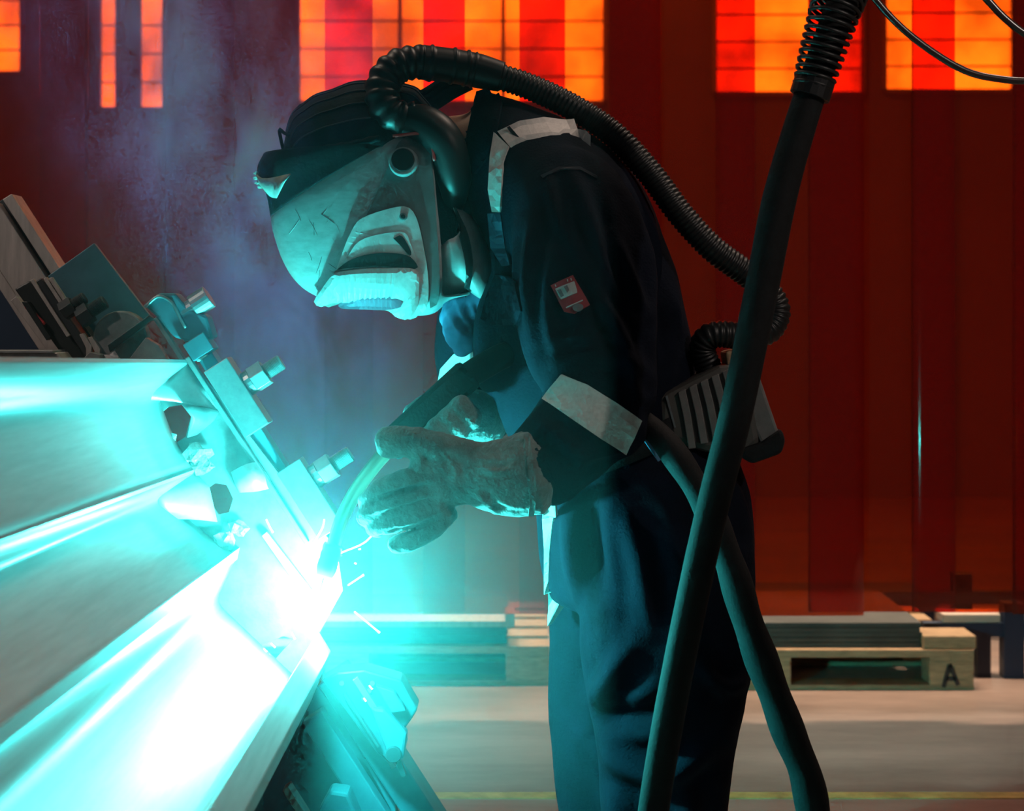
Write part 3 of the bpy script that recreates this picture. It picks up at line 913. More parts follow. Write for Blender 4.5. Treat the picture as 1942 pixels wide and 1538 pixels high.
MB().prism([(520, 1330), (600, 1300), (640, 1345), (790, 1620), (360, 1620), (420, 1500)], 3.16, 3.175, 3.16).build('floor_blocker', M['bluesteel'], lf, bevel=0.002)  # dark sheet added to cover the bright floor under the flange
barN(535, 1500, 220, 14, 2.98, 3.02, 'lower_strip', M['alu2'], lf, 0.001)
MB().prism([(600, 1545), (625, 1500), (660, 1505), (700, 1600), (640, 1640)], 3.0, 3.06, 3.0).build('drive_housing', M['bluesteel'], lf, bevel=0.006)
MB().box((P(700, 0, 3.2)[0] - 0.05, 3.16, 0), (P(700, 0, 3.2)[0] + 0.05, 3.24, 0.30)).build('leg', M['bluesteel'], lf)

# fill spots added on masts out of view, for clamps and sleeve
def fill_spot(label, x, y, zt, target, power, cone):
    wl = thing('fill_spot', label, 'lamp', (x, y, 0), 'added mast spots')
    MB().cyl((x, y, 0.02), (x, y, zt), 0.018, seg=12).build('mast', M['dark'], wl)
    MB().cyl((x, y, 0.0), (x, y, 0.025), 0.2, seg=28).build('base', M['dark'], wl, bevel=0.004)
    src = Vector((x, y, zt)); dv = (Vector(target) - src).normalized(); src = src + dv * 0.03
    hd = MB(); hd.tube([src - dv * 0.10, src - dv * 0.02, src + dv * 0.06], [0.03, 0.05, 0.085], 20, cap=False)
    hd.build('lamp_shade', M['dark'], wl, solid=0.003)
    sl = bpy.data.lights.new('fill_spot_beam', 'SPOT')
    sl.energy = power; sl.color = (1.0, 0.84, 0.74); sl.spot_size = math.radians(cone); sl.spot_blend = 0.6; sl.shadow_soft_size = 0.04
    so = bpy.data.objects.new('fill_spot_beam', sl); so.location = src
    so.rotation_euler = dv.to_track_quat('-Z', 'Y').to_euler(); COL.objects.link(so)
fill_spot('added fill spot on a mast left of the panel', -1.75, 2.0, 2.3, P(90, 590, 3.05), 38.0, 26)
fill_spot('added fill spot on a mast right of the welder', 1.9, 1.1, 2.5, P(1340, 560, 2.9), 58.0, 22)

# ------------------------------------------------------------------ the welder
Y0 = 3.05
person = thing('person', 'person in navy coverall bending over the weld with torch in gloved hands', 'person', (P(1230, 0, Y0)[0], Y0, 0))

TORSO = [(905, 176, 884, 300, Y0, 0.070), (930, 178, 880, 352, Y0, 0.085), (985, 192, 902, 424, Y0, 0.14), (1090, 235, 930, 500, Y0, 0.205), (1185, 305, 930, 600, Y0, 0.215),
         (1240, 395, 925, 700, Y0, 0.20), (1282, 520, 950, 800, Y0, 0.185), (1312, 650, 985, 880, Y0, 0.175), (1335, 760, 1012, 950, Y0, 0.168),
         (1392, 850, 1018, 1000, Y0, 0.178), (1424, 950, 1028, 1080, Y0, 0.185), (1430, 1050, 1050, 1140, Y0, 0.175), (1405, 1100, 1120, 1160, Y0, 0.13)]
NEARLEG = [(1235, 940, 2.96, 160, 0.09), (1262, 1030, 2.95, 166, 0.105), (1264, 1130, 2.95, 168, 0.112), (1264, 1250, 2.95, 166, 0.112), (1264, 1330, 2.95, 152, 0.105), (1262, 1420, 2.95, 132, 0.10), (1262, 1520, 2.95, 124, 0.095), (1264, 1650, 2.95, 108, 0.088), (1270, 1790, 2.96, 88, 0.075)]
FARLEG = [(1190, 940, 3.14, 140, 0.09), (1172, 1060, 3.15, 134, 0.105), (1160, 1180, 3.15, 122, 0.105), (1154, 1300, 3.15, 115, 0.10), (1156, 1400, 3.15, 111, 0.095), (1166, 1520, 3.15, 108, 0.092), (1178, 1640, 3.15, 100, 0.088), (1185, 1740, 3.15, 86, 0.075)]
NEARARM = [(1035, 335, 2.93, 78, 0.07), (1075, 385, 2.89, 112, 0.085), (1100, 470, 2.86, 132, 0.090), (1108, 560, 2.84, 138, 0.090), (1120, 650, 2.82, 130, 0.088), (1142, 725, 2.80, 108, 0.082), (1150, 775, 2.79, 96, 0.080)]
NEARFORE = [(1182, 778, 2.79, 88, 0.074), (1128, 790, 2.79, 96, 0.080), (1070, 846, 2.78, 88, 0.074), (1030, 882, 2.77, 82, 0.066), (1008, 898, 2.765, 79, 0.062)]
FARARM = [(985, 400, 3.20, 85, 0.085), (940, 520, 3.27, 92, 0.088), (912, 640, 3.30, 88, 0.084), (912, 715, 3.29, 80, 0.078), (918, 760, 3.26, 72, 0.07), (905, 800, 3.18, 60, 0.055)]
cov = MB()
loft2(cov, TORSO)
for L in (NEARLEG, FARLEG): loft(cov, L, 30, 28)
for L in (NEARARM, NEARFORE, FARARM): loft(cov, L, 24, 28)
loft(cov, [(948, 560, 3.05, 40, 0.08), (940, 640, 3.02, 46, 0.08), (950, 720, 2.99, 48, 0.07)], 10)   # drooping jacket front
co, no, fc = remeshed(cov, 0.0075, smooth=5)
FOLDS = [  # sleeve
    ([(1085, 320), (1120, 420), (1150, 520), (1205, 620)], 0.010, 13),
    ([(1040, 330), (1060, 420), (1090, 470)], 0.006, 12),
    ([(1095, 470), (1140, 560), (1185, 640), (1230, 720)], 0.009, 13),
    ([(1130, 560), (1180, 660), (1215, 760)], 0.008, 12),
    ([(1160, 440), (1200, 540), (1225, 600)], 0.007, 11),
    ([(1010, 420), (1000, 540), (1010, 640)], 0.010, 14),
    ([(1040, 480), (1035, 580), (1055, 680)], 0.007, 13),
    ([(1060, 690), (1130, 670), (1210, 700)], 0.008, 14),
    ([(1050, 650), (1110, 640), (1180, 655)], 0.007, 12),
    ([(1020, 800), (1060, 830), (1110, 880)], 0.008, 12),
    ([(985, 830), (1020, 870), (1040, 920)], 0.006, 10),
    ([(1090, 870), (1130, 860), (1190, 850)], 0.006, 11),
    # back and waist
    ([(1180, 330), (1225, 430), (1255, 540)], 0.006, 14),
    ([(1255, 380), (1262, 520), (1258, 700)], -0.014, 10),
    ([(1275, 560), (1300, 640), (1310, 720)], 0.006, 12),
    # trousers
    ([(1085, 950), (1090, 1060), (1110, 1160)], 0.012, 22),
    ([(1125, 930), (1118, 1020), (1130, 1130)], -0.010, 18),
    ([(1180, 960), (1215, 1080), (1230, 1200)], 0.008, 22),
    ([(1105, 1380), (1140, 1310), (1200, 1220)], 0.012, 22),
    ([(1110, 1400), (1180, 1450), (1270, 1470), (1370, 1400)], 0.015, 22),
    ([(1120, 1350), (1200, 1360), (1300, 1330)], -0.012, 20),
    ([(1320, 1250), (1370, 1300), (1420, 1290)], 0.008, 16),
    ([(1330, 980), (1380, 1040), (1420, 1050)], 0.007, 16),
    ([(1150, 1480), (1170, 1560), (1170, 1650)], 0.010, 22),
    ([(1290, 1470), (1310, 1560), (1300, 1650)], 0.010, 20),
]
co = folds(co, no, [(a, b * 1.5, c) for a, b, c in FOLDS])
co = fbm(co, no, 0.0045, 9.0, (1, 1, 0.6))
coverall = mesh('coverall', co, fc, M['navy'], person, smooth=True)
BC = bvh_of(co, fc)
# reflective tape, seams, label on the coverall
patch('reflective_band', [(1066, 710), (1115, 730), (1170, 765), (1214, 797), (1200, 830), (1184, 860), (1140, 832), (1085, 795), (1030, 757), (1046, 735)], BC, M['tape'], coverall, 0.002, 0.002, Dn=2.75)
patch('reflective_band', [(945, 252), (985, 233), (1030, 227), (1085, 234), (1118, 246), (1134, 262), (1100, 264), (1050, 262), (1000, 268), (970, 282)], BC, M['tape'], coverall, 0.002, 0.002, Dn=2.9)
patch('reflective_band', [(940, 254), (968, 280), (958, 310), (955, 360), (953, 402), (938, 402), (930, 360), (933, 300)], BC, M['tape'], coverall, 0.003, 0.003, Dn=2.9)
patch('shoulder_seam', [(963, 246), (968, 244), (992, 270), (986, 273)], BC, M['seam'], coverall, 0.0045, 0.001, Dn=2.9)
patch('buckle_strap', [(930, 404), (954, 402), (964, 470), (972, 500), (958, 505), (936, 470)], BC, M['strap'], coverall, 0.003, 0.003, Dn=2.9)
patch('armhole_seam', [(1026, 334), (1060, 318), (1100, 318), (1134, 336), (1132, 340), (1100, 323), (1062, 323), (1030, 338)], BC, M['seam'], coverall, 0.001, 0.0015, Dn=2.9)
patch('front_placket', [(1030, 946), (1056, 940), (1052, 990), (1046, 1050), (1044, 1120), (1040, 1180), (1036, 1120), (1036, 1040)], BC, M['tape'], coverall, 0.002, 0.003, Dn=2.95)
patch('lapel', [(925, 585), (950, 520), (985, 528), (1000, 590), (990, 615), (940, 618), (918, 608)], BC, M['navy'], coverall, 0.008, 0.004, Dn=2.9)
patch('collar', [(884, 215), (890, 178), (925, 168), (955, 182), (948, 240), (930, 300), (905, 330), (884, 320)], BC, M['navy'], coverall, 0.004, 0.004, Dn=2.95)
lab = patch('sleeve_label', [(1045, 542), (1087, 523), (1117, 580), (1090, 596), (1072, 592)], BC, M['patchred'], coverall, 0.004, 0.0015, Dn=2.75)
lab['label'] = 'small red and white sewn label'
patch('sleeve_label_field', [(1056, 549), (1089, 536), (1094, 557), (1068, 569)], BC, M['patchwhite'], coverall, 0.0065, 0.0015, cell=6, Dn=2.75)
patch('sleeve_label_print', [(1062, 552), (1068, 550), (1076, 562), (1070, 565)], BC, M['patchgrey'], coverall, 0.0085, 0.001, cell=5, Dn=2.75)
patch('sleeve_label_print', [(1073, 546), (1079, 543), (1083, 552), (1079, 557)], BC, M['patchgrey'], coverall, 0.0085, 0.001, cell=5, Dn=2.75)
patch('sleeve_label_print', [(1076, 584), (1103, 571), (1104, 573), (1077, 586)], BC, M['patchwhite'], coverall, 0.006, 0.0012, cell=5, Dn=2.75)
for i, (x, y) in enumerate(((1051, 541), (1055, 538), (1059, 538), (1063, 535), (1076, 532), (1082, 530))):
    patch('sleeve_label_letter', [(x, y), (x + 1.6, y - 0.7), (x + 3.0, y + 3.6), (x + 1.4, y + 4.3)], BC, M['patchwhite'], coverall, 0.006, 0.001, cell=4, Dn=2.75)
ringp = [(1096 + 9 * math.cos(a), 585 + 7 * math.sin(a)) for a in np.linspace(0, 2 * math.pi, 14, endpoint=False)]
patch('sleeve_label_emblem', ringp, BC, M['patchgrey'], coverall, 0.006, 0.001, cell=5, Dn=2.75)
# far collar fold at the throat, arc light put into its bright blue
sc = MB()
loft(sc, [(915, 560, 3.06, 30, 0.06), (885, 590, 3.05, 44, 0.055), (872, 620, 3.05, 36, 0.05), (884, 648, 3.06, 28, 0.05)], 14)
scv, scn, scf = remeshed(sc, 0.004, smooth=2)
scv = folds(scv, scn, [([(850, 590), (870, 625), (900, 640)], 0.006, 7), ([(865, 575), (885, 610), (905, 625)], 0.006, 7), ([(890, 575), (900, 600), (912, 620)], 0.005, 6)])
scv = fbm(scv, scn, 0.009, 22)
mesh('lit_collar_fold', scv, scf, M['cloth_blue'], person, smooth=True)['label'] = 'far collar fold with arc light in its blue'
# far sleeve band
patch('reflective_band', [(838, 700), (862, 672), (905, 655), (930, 660), (925, 690), (880, 705), (850, 730), (830, 748)], BC, M['tape'], coverall, 0.002, 0.002, Dn=3.2)

# body under the clothes: head, neck, trunk, limbs as one skin
bd = MB()
loft(bd, [(640, 420, Y0, 70, 0.06), (690, 370, Y0, 100, 0.078), (740, 290, Y0, 105, 0.08), (775, 230, Y0, 70, 0.06)], 18)      # head
loft(bd, [(745, 320, Y0, 60, 0.055), (840, 285, Y0, 62, 0.058), (930, 280, Y0, 66, 0.07)], 12)                                  # neck
loft(bd, [(630, 440, Y0, 14, 0.012), (622, 462, Y0, 11, 0.014), (640, 468, Y0, 12, 0.012)], 6)                                   # nose
def shrink(L, k): return [(a[0], a[1], a[2], a[3] * k, a[4] * k) for a in L]
loft2(bd, [(a[0] * 0.85 + a[2] * 0.15, a[1] * 0.85 + a[3] * 0.15, a[2] * 0.85 + a[0] * 0.15, a[3] * 0.85 + a[1] * 0.15, a[4], a[5] * 0.75) for a in TORSO], 30, 24)
for L in (NEARLEG, FARLEG, NEARARM, NEARFORE, FARARM): loft(bd, shrink(L, 0.62), 20, 18)
bv, bn, bf = remeshed(bd, 0.010, smooth=4)
mesh('body', bv, bf, M['skin'], person, smooth=True)
# boots
for D, px in ((2.955, 1270), (3.15, 1185)):
    py = 1790 if D < 3 else 1740
    base = P(px, 0, D)
    b = MB()
    x = base[0]
    rows = [(x + 0.075, 0.0, 0.05), (x - 0.02, 0.0, 0.055), (x - 0.13, 0.0, 0.052), (x - 0.205, 0.0, 0.034)]
    prof = [(x + 0.095, 0.01), (x + 0.085, 0.17), (x - 0.075, 0.17), (x - 0.10, 0.10), (x - 0.20, 0.075), (x - 0.235, 0.04), (x - 0.235, 0.01)]
    n = len(prof)
    V = [(q[0], D - 0.052 * (1 if q[0] > x - 0.15 else 0.8), q[1]) for q in prof] + [(q[0], D + 0.052 * (1 if q[0] > x - 0.15 else 0.8), q[1]) for q in prof]
    bt = mesh('boot', V, [tuple(range(n)), tuple(range(2 * n - 1, n - 1, -1))] + [(i, (i + 1) % n, (i + 1) % n + n, i + n) for i in range(n)], M['black'], person, bevel=0.02)
    MB().box((x - 0.24, D - 0.055, 0.0), (x + 0.10, D + 0.055, 0.022)).build('sole', M['rubber_d'], bt, bevel=0.008)

# near glove: palm, four fingers and thumb, wide gauntlet
gl = MB()
GD = 2.755
loft(gl, [(1016, 896, GD, 82, 0.062), (975, 903, GD, 78, 0.060), (930, 902, GD, 68, 0.052), (890, 897, GD, 60, 0.042)], 14)
loft(gl, [(895, 897, GD, 58, 0.040), (840, 900, GD, 62, 0.036), (800, 908, GD, 58, 0.033)], 12)
loft(gl, [(885, 868, GD - 0.005, 36, 0.030), (830, 850, GD - 0.010, 31, 0.026), (775, 838, GD - 0.005, 30, 0.025), (728, 840, GD + 0.005, 29, 0.024)], 14)     # thumb along the torch
loft(gl, [(830, 902, GD - 0.006, 27, 0.024), (775, 912, GD - 0.014, 24, 0.022), (725, 928, GD - 0.004, 21, 0.020), (698, 948, GD + 0.022, 18, 0.018), (700, 960, GD + 0.045, 16, 0.016)], 16)     # index
loft(gl, [(830, 932, GD - 0.006, 26, 0.024), (770, 948, GD - 0.014, 23, 0.022), (718, 965, GD - 0.002, 20, 0.019), (692, 978, GD + 0.024, 17, 0.017), (700, 986, GD + 0.045, 15, 0.015)], 16)     # middle
loft(gl, [(832, 958, GD - 0.002, 25, 0.022), (780, 980, GD - 0.010, 22, 0.020), (732, 996, GD + 0.002, 19, 0.018), (708, 1000, GD + 0.026, 16, 0.016), (716, 1004, GD + 0.045, 14, 0.014)], 16)     # ring
loft(gl, [(850, 968, GD + 0.006, 23, 0.020), (820, 1004, GD + 0.002, 20, 0.018), (778, 1026, GD + 0.006, 18, 0.017), (744, 1034, GD + 0.014, 16, 0.016)], 16) # little
gv, gn, gf = remeshed(gl, 0.0031, smooth=2)
gv = folds(gv, gn, [
    ([(712, 948), (760, 932), (820, 918)], -0.006, 5),
    ([(706, 982), (760, 964), (825, 944)], -0.006, 5), ([(725, 1010), (780, 1002), (830, 980)], -0.005, 5), ([(900, 930), (925, 955), (950, 985)], 0.006, 7),
    ([(860, 960), (885, 975), (915, 985)], 0.006, 6), ([(910, 890), (950, 895), (980, 885)], 0.004, 6), ([(905, 950), (950, 965), (1000, 975)], -0.004, 6),
    ([(790, 860), (800, 875), (795, 890)], 0.003, 5), ([(850, 870), (865, 890), (860, 915)], 0.003, 6)])
gv = fbm(gv, gn, 0.0022, 40)
glove = mesh('work_glove', gv, gf, M['leather'], person, smooth=True)
BG = bvh_of(gv, gf)
patch('cuff_hem', [(993, 826), (1003, 824), (1012, 880), (1018, 930), (1012, 974), (1002, 974), (1006, 930), (1000, 880)], BG, M['leather'], glove, 0.001, 0.003, Dn=2.7)
# far glove closed round the torch handle
TH0, TH1 = np.array([893, 706]), np.array([735, 850])
fg = MB()
loft(fg, [(915, 800, 3.16, 58, 0.05), (880, 790, 3.06, 54, 0.05), (845, 790, 3.0, 50, 0.035)], 12)
for k, u in enumerate((0.28, 0.42, 0.56, 0.70)):
    c = TH0 + (TH1 - TH0) * u
    d = np.array([0.674, 0.739])       # across the handle, downwards to the right
    pts = [(c[0] - d[0] * 10, c[1] - d[1] * 10, 3.0), (c[0] + d[0] * 30, c[1] + d[1] * 30, 2.985), (c[0] + d[0] * 62, c[1] + d[1] * 62, 2.92), (c[0] + d[0] * 58, c[1] + d[1] * 58, 2.865), (c[0] + d[0] * 26, c[1] + d[1] * 26, 2.852)]
    loft(fg, [(p[0], p[1], p[2], 23 - k, 0.020) for p in pts], 14, 16)
loft(fg, [(860, 765, 3.02, 26, 0.022), (815, 770, 2.99, 25, 0.022), (780, 790, 2.965, 22, 0.02)], 10)
fv, fn, ff = remeshed(fg, 0.0036, smooth=3)
fv = fbm(fv, fn, 0.002, 40)
mesh('work_glove', fv, ff, M['leather'], person, smooth=True)

# black cap over the head
def ribf(u, v): return 0.012 * math.sin(u * 46) * math.sin(math.pi * v)
V, Fc = arch_vf([(536, 296), (556, 218), (610, 178), (700, 154), (775, 162), (816, 198), (832, 252)],
                [(548, 302), (592, 300), (640, 294), (690, 287), (740, 276), (780, 266), (812, 262)], [0.075, 0.10, 0.112, 0.112, 0.10, 0.085], Y0, 2.95, nt=70, nth=36, rib=ribf)
cap = mesh('cap', V, Fc, M['black_cloth'], person, smooth=True, solid=0.003)
CN = 37
for kk_ in (5, 8, 11, 14, 17):
    row = [V[i * CN + kk_] for i in range(6, 62, 2)]
    ctr = np.mean(V, axis=0)
    MB().tube(cr([p + (p - ctr) / np.linalg.norm(p - ctr) * 0.0012 for p in row], 50), 0.0013, 6).build('cap_seam', M['seam'], cap, smooth=True)
V, Fc = arch_vf([(501, 292), (489, 318), (494, 345), (506, 372), (514, 413)], [(700, 272), (705, 275), (712, 276), (720, 276), (726, 274)], 0.124, Y0, 2.93, nt=24, nth=30)
mesh('brow_flap', V, Fc, M['flap_cloth'], cap, smooth=True, solid=0.003)
fan('flap_lining', [[(487, 330, 3.03), (498, 338, 3.0), (520, 336, 2.975), (552, 330, 2.94)], [(493, 348, 3.03), (505, 354, 3.0), (520, 352, 2.98), (540, 346, 2.945)], [(508, 366, 3.02), (514, 372, 3.0), (519, 375, 2.985), (525, 376, 2.97)]], M['lining'], cap, 0.002)
for a in ([(541, 298, 3.0), (534, 270, 3.0), (530, 245, 3.0), (541, 254, 2.995), (558, 258, 2.99), (548, 276, 2.99), (541, 298, 2.995)], [(560, 212, 3.03), (571, 200, 3.02), (580, 206, 3.01)]):
    MB().tube(cr([P(*p) for p in a], 30), 0.0030, 6).build('tie_cord', M['black_cloth'], cap, smooth=True)
for i, (px, py) in enumerate(((486, 328), (485, 338), (489, 347), (494, 354))):
    crumple('frayed_edge', px, py, 3.03, 0.0045, M['lining'], cap, 50 + i)
MB().tube(cr([P(548, 296, 2.975), P(600, 285, 2.95), P(660, 275, 2.94), P(720, 262, 2.935)], 24), [0.006 + 0.001 * math.sin(i * 1.9) for i in range(24)], 8).build('gathered_hem', M['black_cloth'], cap, smooth=True)

# ------------------------------------------------------------------ welding helmet
hel = thing('welding_helmet', 'scratched grey welding helmet tilted down toward the arc', 'helmet', P(720, 590, Y0))
CF = [(640, 228), (560, 292), (516, 392), (527, 468), (556, 527), (597, 560), (640, 564), (720, 576), (775, 597), (820, 595), (848, 572), (890, 560)]
CS = [(800, 258), (812, 275), (822, 318), (828, 380), (834, 440), (837, 490), (838, 520), (838, 540), (838, 552), (842, 560), (858, 562), (890, 558)]
SV, SF = arch_vf(CF, CS, [0.10, 0.115, 0.118, 0.118, 0.115, 0.11, 0.105, 0.10, 0.095, 0.09, 0.08, 0.06], Y0, 2.93, nt=70, nth=44, e=0.88)
mesh('shell', SV, SF, M['shell'], hel, smooth=True, solid=0.004)
BS = bvh_of(SV, SF)
def smooth_poly(p, n): 
    q = cr(list(p) + [p[0]], n + 1)[:-1]
    return [tuple(x) for x in q]
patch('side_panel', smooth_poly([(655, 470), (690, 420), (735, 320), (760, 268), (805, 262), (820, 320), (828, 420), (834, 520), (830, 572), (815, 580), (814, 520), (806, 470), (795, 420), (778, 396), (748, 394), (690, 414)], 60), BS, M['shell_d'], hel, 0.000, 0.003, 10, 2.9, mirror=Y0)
patch('visor_frame', smooth_poly([(648, 490), (668, 440), (690, 413), (748, 394), (777, 394), (793, 421), (806, 479), (813, 531), (811, 576), (792, 590), (766, 586), (734, 570), (639, 558), (621, 562), (602, 554), (633, 525)], 60), BS, M['frame'], hel, 0.002, 0.007, 9, 2.9, mirror=Y0)
patch('visor_recess', smooth_poly([(662, 488), (680, 460), (711, 446), (766, 440), (780, 462), (792, 497), (797, 545), (720, 530), (650, 520)], 44), BS, M['frame'], hel, 0.009, 0.0025, 8, 2.9, mirror=Y0)
patch('visor_slot', smooth_poly([(645, 508), (662, 494), (690, 483), (725, 478), (762, 480), (782, 488), (793, 507), (760, 505), (720, 503), (670, 505)], 40), BS, M['black'], hel, 0.0115, 0.004, 8, 2.9, mirror=Y0)
patch('lens_housing', smooth_poly([(642, 511), (680, 506), (730, 504), (790, 508), (797, 545), (796, 572), (782, 588), (762, 585), (734, 570), (642, 558), (621, 565), (604, 554), (622, 532)], 50), BS, M['frame'], hel, 0.010, 0.010, 8, 2.9, mirror=Y0, bulge=0.003, relax=6)
patch('filter_lens', smooth_poly([(652, 547), (680, 541), (712, 539), (750, 543), (768, 552), (766, 562), (740, 566), (690, 562), (650, 558)], 30), BS, M['lens'], hel, 0.0245, 0.003, 7, 2.9, mirror=Y0, relax=14)
patch('soot_mark', smooth_poly([(748, 452), (762, 446), (774, 462), (782, 480), (776, 482), (764, 468)], 16), BS, M['black'], hel, 0.0118, 0.0006, 6, 2.9)
def button(name, px, py, r, h, m, parent, bvh, ring=None, Dn=2.9, base=0.0):
    l, n = hit(bvh, px, py, Dn)
    a = l - n * 0.004; b = l + n * (h + base)
    o = MB().cyl(a, b, r, r * 0.93, 32).build(name, m, parent, bevel=0.0015)
    return l, n
l, nrm = button('pivot_knob', 766, 308, 0.0255, 0.016, M['shell'], hel, BS)
button('knob_cap', 766, 306, 0.0205, 0.020, M['black'], hel, BS)
button('rivet', 766, 411, 0.0070, 0.013, M['steel'], hel, BS)
button('rivet_hole', 766, 411, 0.0042, 0.0145, M['black'], hel, BS)
# scratches on the shell
random.seed(5)
for i in range(16):
    px, py = random.uniform(545, 650), random.uniform(390, 520)
    if px < 540 + (py - 390) * 0.35: px += 40
    an = random.uniform(0.6, 2.2); ln = random.uniform(10, 34)
    pp = [(px + math.cos(an) * ln * t + 0.8 * math.sin(t * 5), py + math.sin(an) * ln * t) for t in (0, 0.5, 1)]
    q = [hit(BS, *p, 2.9) for p in pp]
    MB().tube([a + n * 0.0004 for a, n in q], 0.00032, 5).build('scratch', M['sheet' if i % 3 == 0 else 'lining'], hel)
# jaw guard behind the visor
V, Fc = arch_vf([(836, 568), (862, 566), (890, 562), (920, 583), (938, 558), (936, 500), (906, 425), (864, 378)],
                [(832, 470), (842, 462), (850, 455), (862, 450), (872, 440), (872, 430), (866, 410), (850, 372)], [0.09, 0.10, 0.105, 0.105, 0.10, 0.095, 0.09, 0.085], Y0, 2.95, nt=40, nth=36)
mesh('jaw_guard', V, Fc, M['frame'], hel, smooth=True, solid=0.004)
BJ = bvh_of(V, Fc)
patch('jaw_gap', smooth_poly([(861, 392), (872, 415), (886, 450), (894, 490), (895, 525), (889, 556), (882, 556), (884, 520), (878, 480), (866, 440), (858, 415)], 30), BJ, M['black'], hel, 0.002, 0.004, 8, 2.95, mirror=Y0)  # black strip stands in for the dark gap beside the jaw guard
ns = MB()
loft(ns, [(832, 300, Y0, 40, 0.075), (850, 380, Y0, 42, 0.085), (872, 460, Y0, 34, 0.08), (888, 530, Y0, 26, 0.06)], 14)
ns.build('neck_shield', M['black_cloth'], hel, smooth=True)
# rear duct that carries the air down to the mask
MB().tube(cr([P(765, 232, 2.96), P(805, 236, 2.945), P(842, 268, 2.94), P(858, 318, 2.95), P(862, 365, 2.97), P(858, 405, 2.99)], 30), np.interp(np.linspace(0, 1, 30), [0, 0.3, 0.7, 1], [0.030, 0.034, 0.030, 0.014]), 20).build('air_duct', M['rubber'], hel, smooth=True)
MB().tube(cr([P(745, 258, 2.925), P(800, 254, 2.92), P(818, 275, 2.92), P(824, 305, 2.92)], 20), 0.0028, 8).build('trim_cord', M['redpvc'], hel, smooth=True)
# head strap reaching back under the hose
sb = cr([P(770, 212, 3.02), P(815, 190, 3.03), P(850, 168, 3.04), P(885, 150, 3.05)], 16)
t_, N_, B_ = frames(sb)
st = MB()
V = []
for i in range(16):
    up = np.cross(t_[i], (0, 1, 0)); up /= np.linalg.norm(up)
    for s in np.linspace(-1, 1, 9):
        V.append(sb[i] + up * s * 0.021 + np.array([0, -0.004 - 0.0015 * (round((s + 1) * 4) % 2), 0]))
st.add(V, [(i * 9 + k, i * 9 + k + 1, (i + 1) * 9 + k + 1, (i + 1) * 9 + k) for i in range(15) for k in range(8)])
st.build('head_strap', M['black_cloth'], hel, solid=0.004)

# ------------------------------------------------------------------ breathing hose
def corrugated(path, r, pitch, depth, seg=18):
    s = np.r_[0, np.cumsum(np.linalg.norm(np.diff(path, axis=0), axis=1))]
    n = int(s[-1] / pitch) * 4 + 1
    u = np.linspace(0, s[-1], n)
    p = np.stack([np.interp(u, s, path[:, j]) for j in range(3)], 1)
    rad = np.array([r - depth * (0.0, 0.35, 1.0, 0.35)[i % 4] for i in range(n)])
    return p, rad
bh = thing('breathing_hose', 'black corrugated breathing hose from the helmet over the back', 'hose', P(1440, 600, 3.0))
k = 3.0 / F
loop = cr([P(782, 226, 2.955), P(752, 222, 2.95), P(728, 196, 2.95), P(727, 158, 2.96), P(752, 127, 2.97), P(790, 118, 2.98), P(815, 121, 2.985)], 300)
p, r = corrugated(loop, 34 * k, 0.0165, 0.0048)
MB().tube(p, r, 22).build('corrugated_loop', M['rubber'], bh, smooth=True)
mid = cr([P(800, 118, 2.98), P(850, 124, 2.99), P(900, 133, 3.0), P(952, 146, 3.0)], 60)
rr = np.array([33 * k + (0.0025 if i in (6, 7, 22, 23, 32, 33, 38) else 0) - 0.004 * max(0, (i - 42) / 18) for i in range(60)])
MB().tube(mid, rr, 24).build('cuff', M['rubber'], bh, smooth=True)
long = cr([P(935, 142, 3.0), P(1000, 163, 3.0), P(1080, 200, 2.99), P(1160, 252, 2.98), P(1230, 325, 2.97), P(1290, 405, 2.96), P(1350, 470, 2.96), P(1410, 515, 2.97), P(1455, 552, 2.98), P(1474, 590, 2.98), P(1458, 626, 2.97), P(1415, 638, 2.96), P(1375, 634, 2.95), P(1345, 638, 2.95), P(1332, 662, 2.96), P(1345, 700, 2.97)], 900)
p, r = corrugated(long, 26 * k, 0.0082, 0.0030)
MB().tube(p, r, 16).build('corrugated_tube', M['rubber'], bh, smooth=True)

# ------------------------------------------------------------------ belt-worn blower unit
pu = thing('respirator_blower', 'grey ribbed blower unit on the belt at the welder\'s back', 'blower', P(1360, 860, 3.0))
DPU = 2.90
MB().prism([(1250, 752), (1300, 726), (1365, 694), (1402, 690), (1432, 768), (1444, 840), (1420, 862), (1340, 858), (1262, 836), (1246, 800)], DPU, DPU + 0.19).build('housing', M['sheet'], pu, bevel=0.012)
for i in range(5):
    x = 1286 + i * 21
    ty = 744 - i * 9.5
    MB().prism([(x, ty), (x + 14, ty - 7), (x + 24 + i, ty + 42), (x + 34 + i * 2, ty + 106), (x + 20 + i * 2, ty + 108), (x + 10 + i, ty + 46)], DPU - 0.007, DPU + 0.002).build('rib', M['blower'], pu, bevel=0.0015)
MB().prism([(1262, 752), (1266, 750), (1282, 810), (1279, 812)], DPU - 0.003, DPU + 0.002).build('edge_trim', M['steel'], pu)
MB().prism([(1396, 688), (1436, 698), (1480, 826), (1446, 846), (1424, 800)], DPU + 0.004, DPU + 0.16, DPU).build('filter_cover', M['blower'], pu, bevel=0.005)
MB().prism([(1404, 850), (1444, 838), (1482, 812), (1490, 836), (1482, 860), (1426, 880), (1404, 866)], DPU - 0.006, DPU + 0.17, DPU).build('bumper', M['rubber_d'], pu, bevel=0.010)
MB().prism([(1376, 668), (1404, 662), (1412, 690), (1380, 696)], DPU + 0.02, DPU + 0.10).build('hose_socket', M['wood'], pu, bevel=0.004)['label'] = 'tan hose socket'
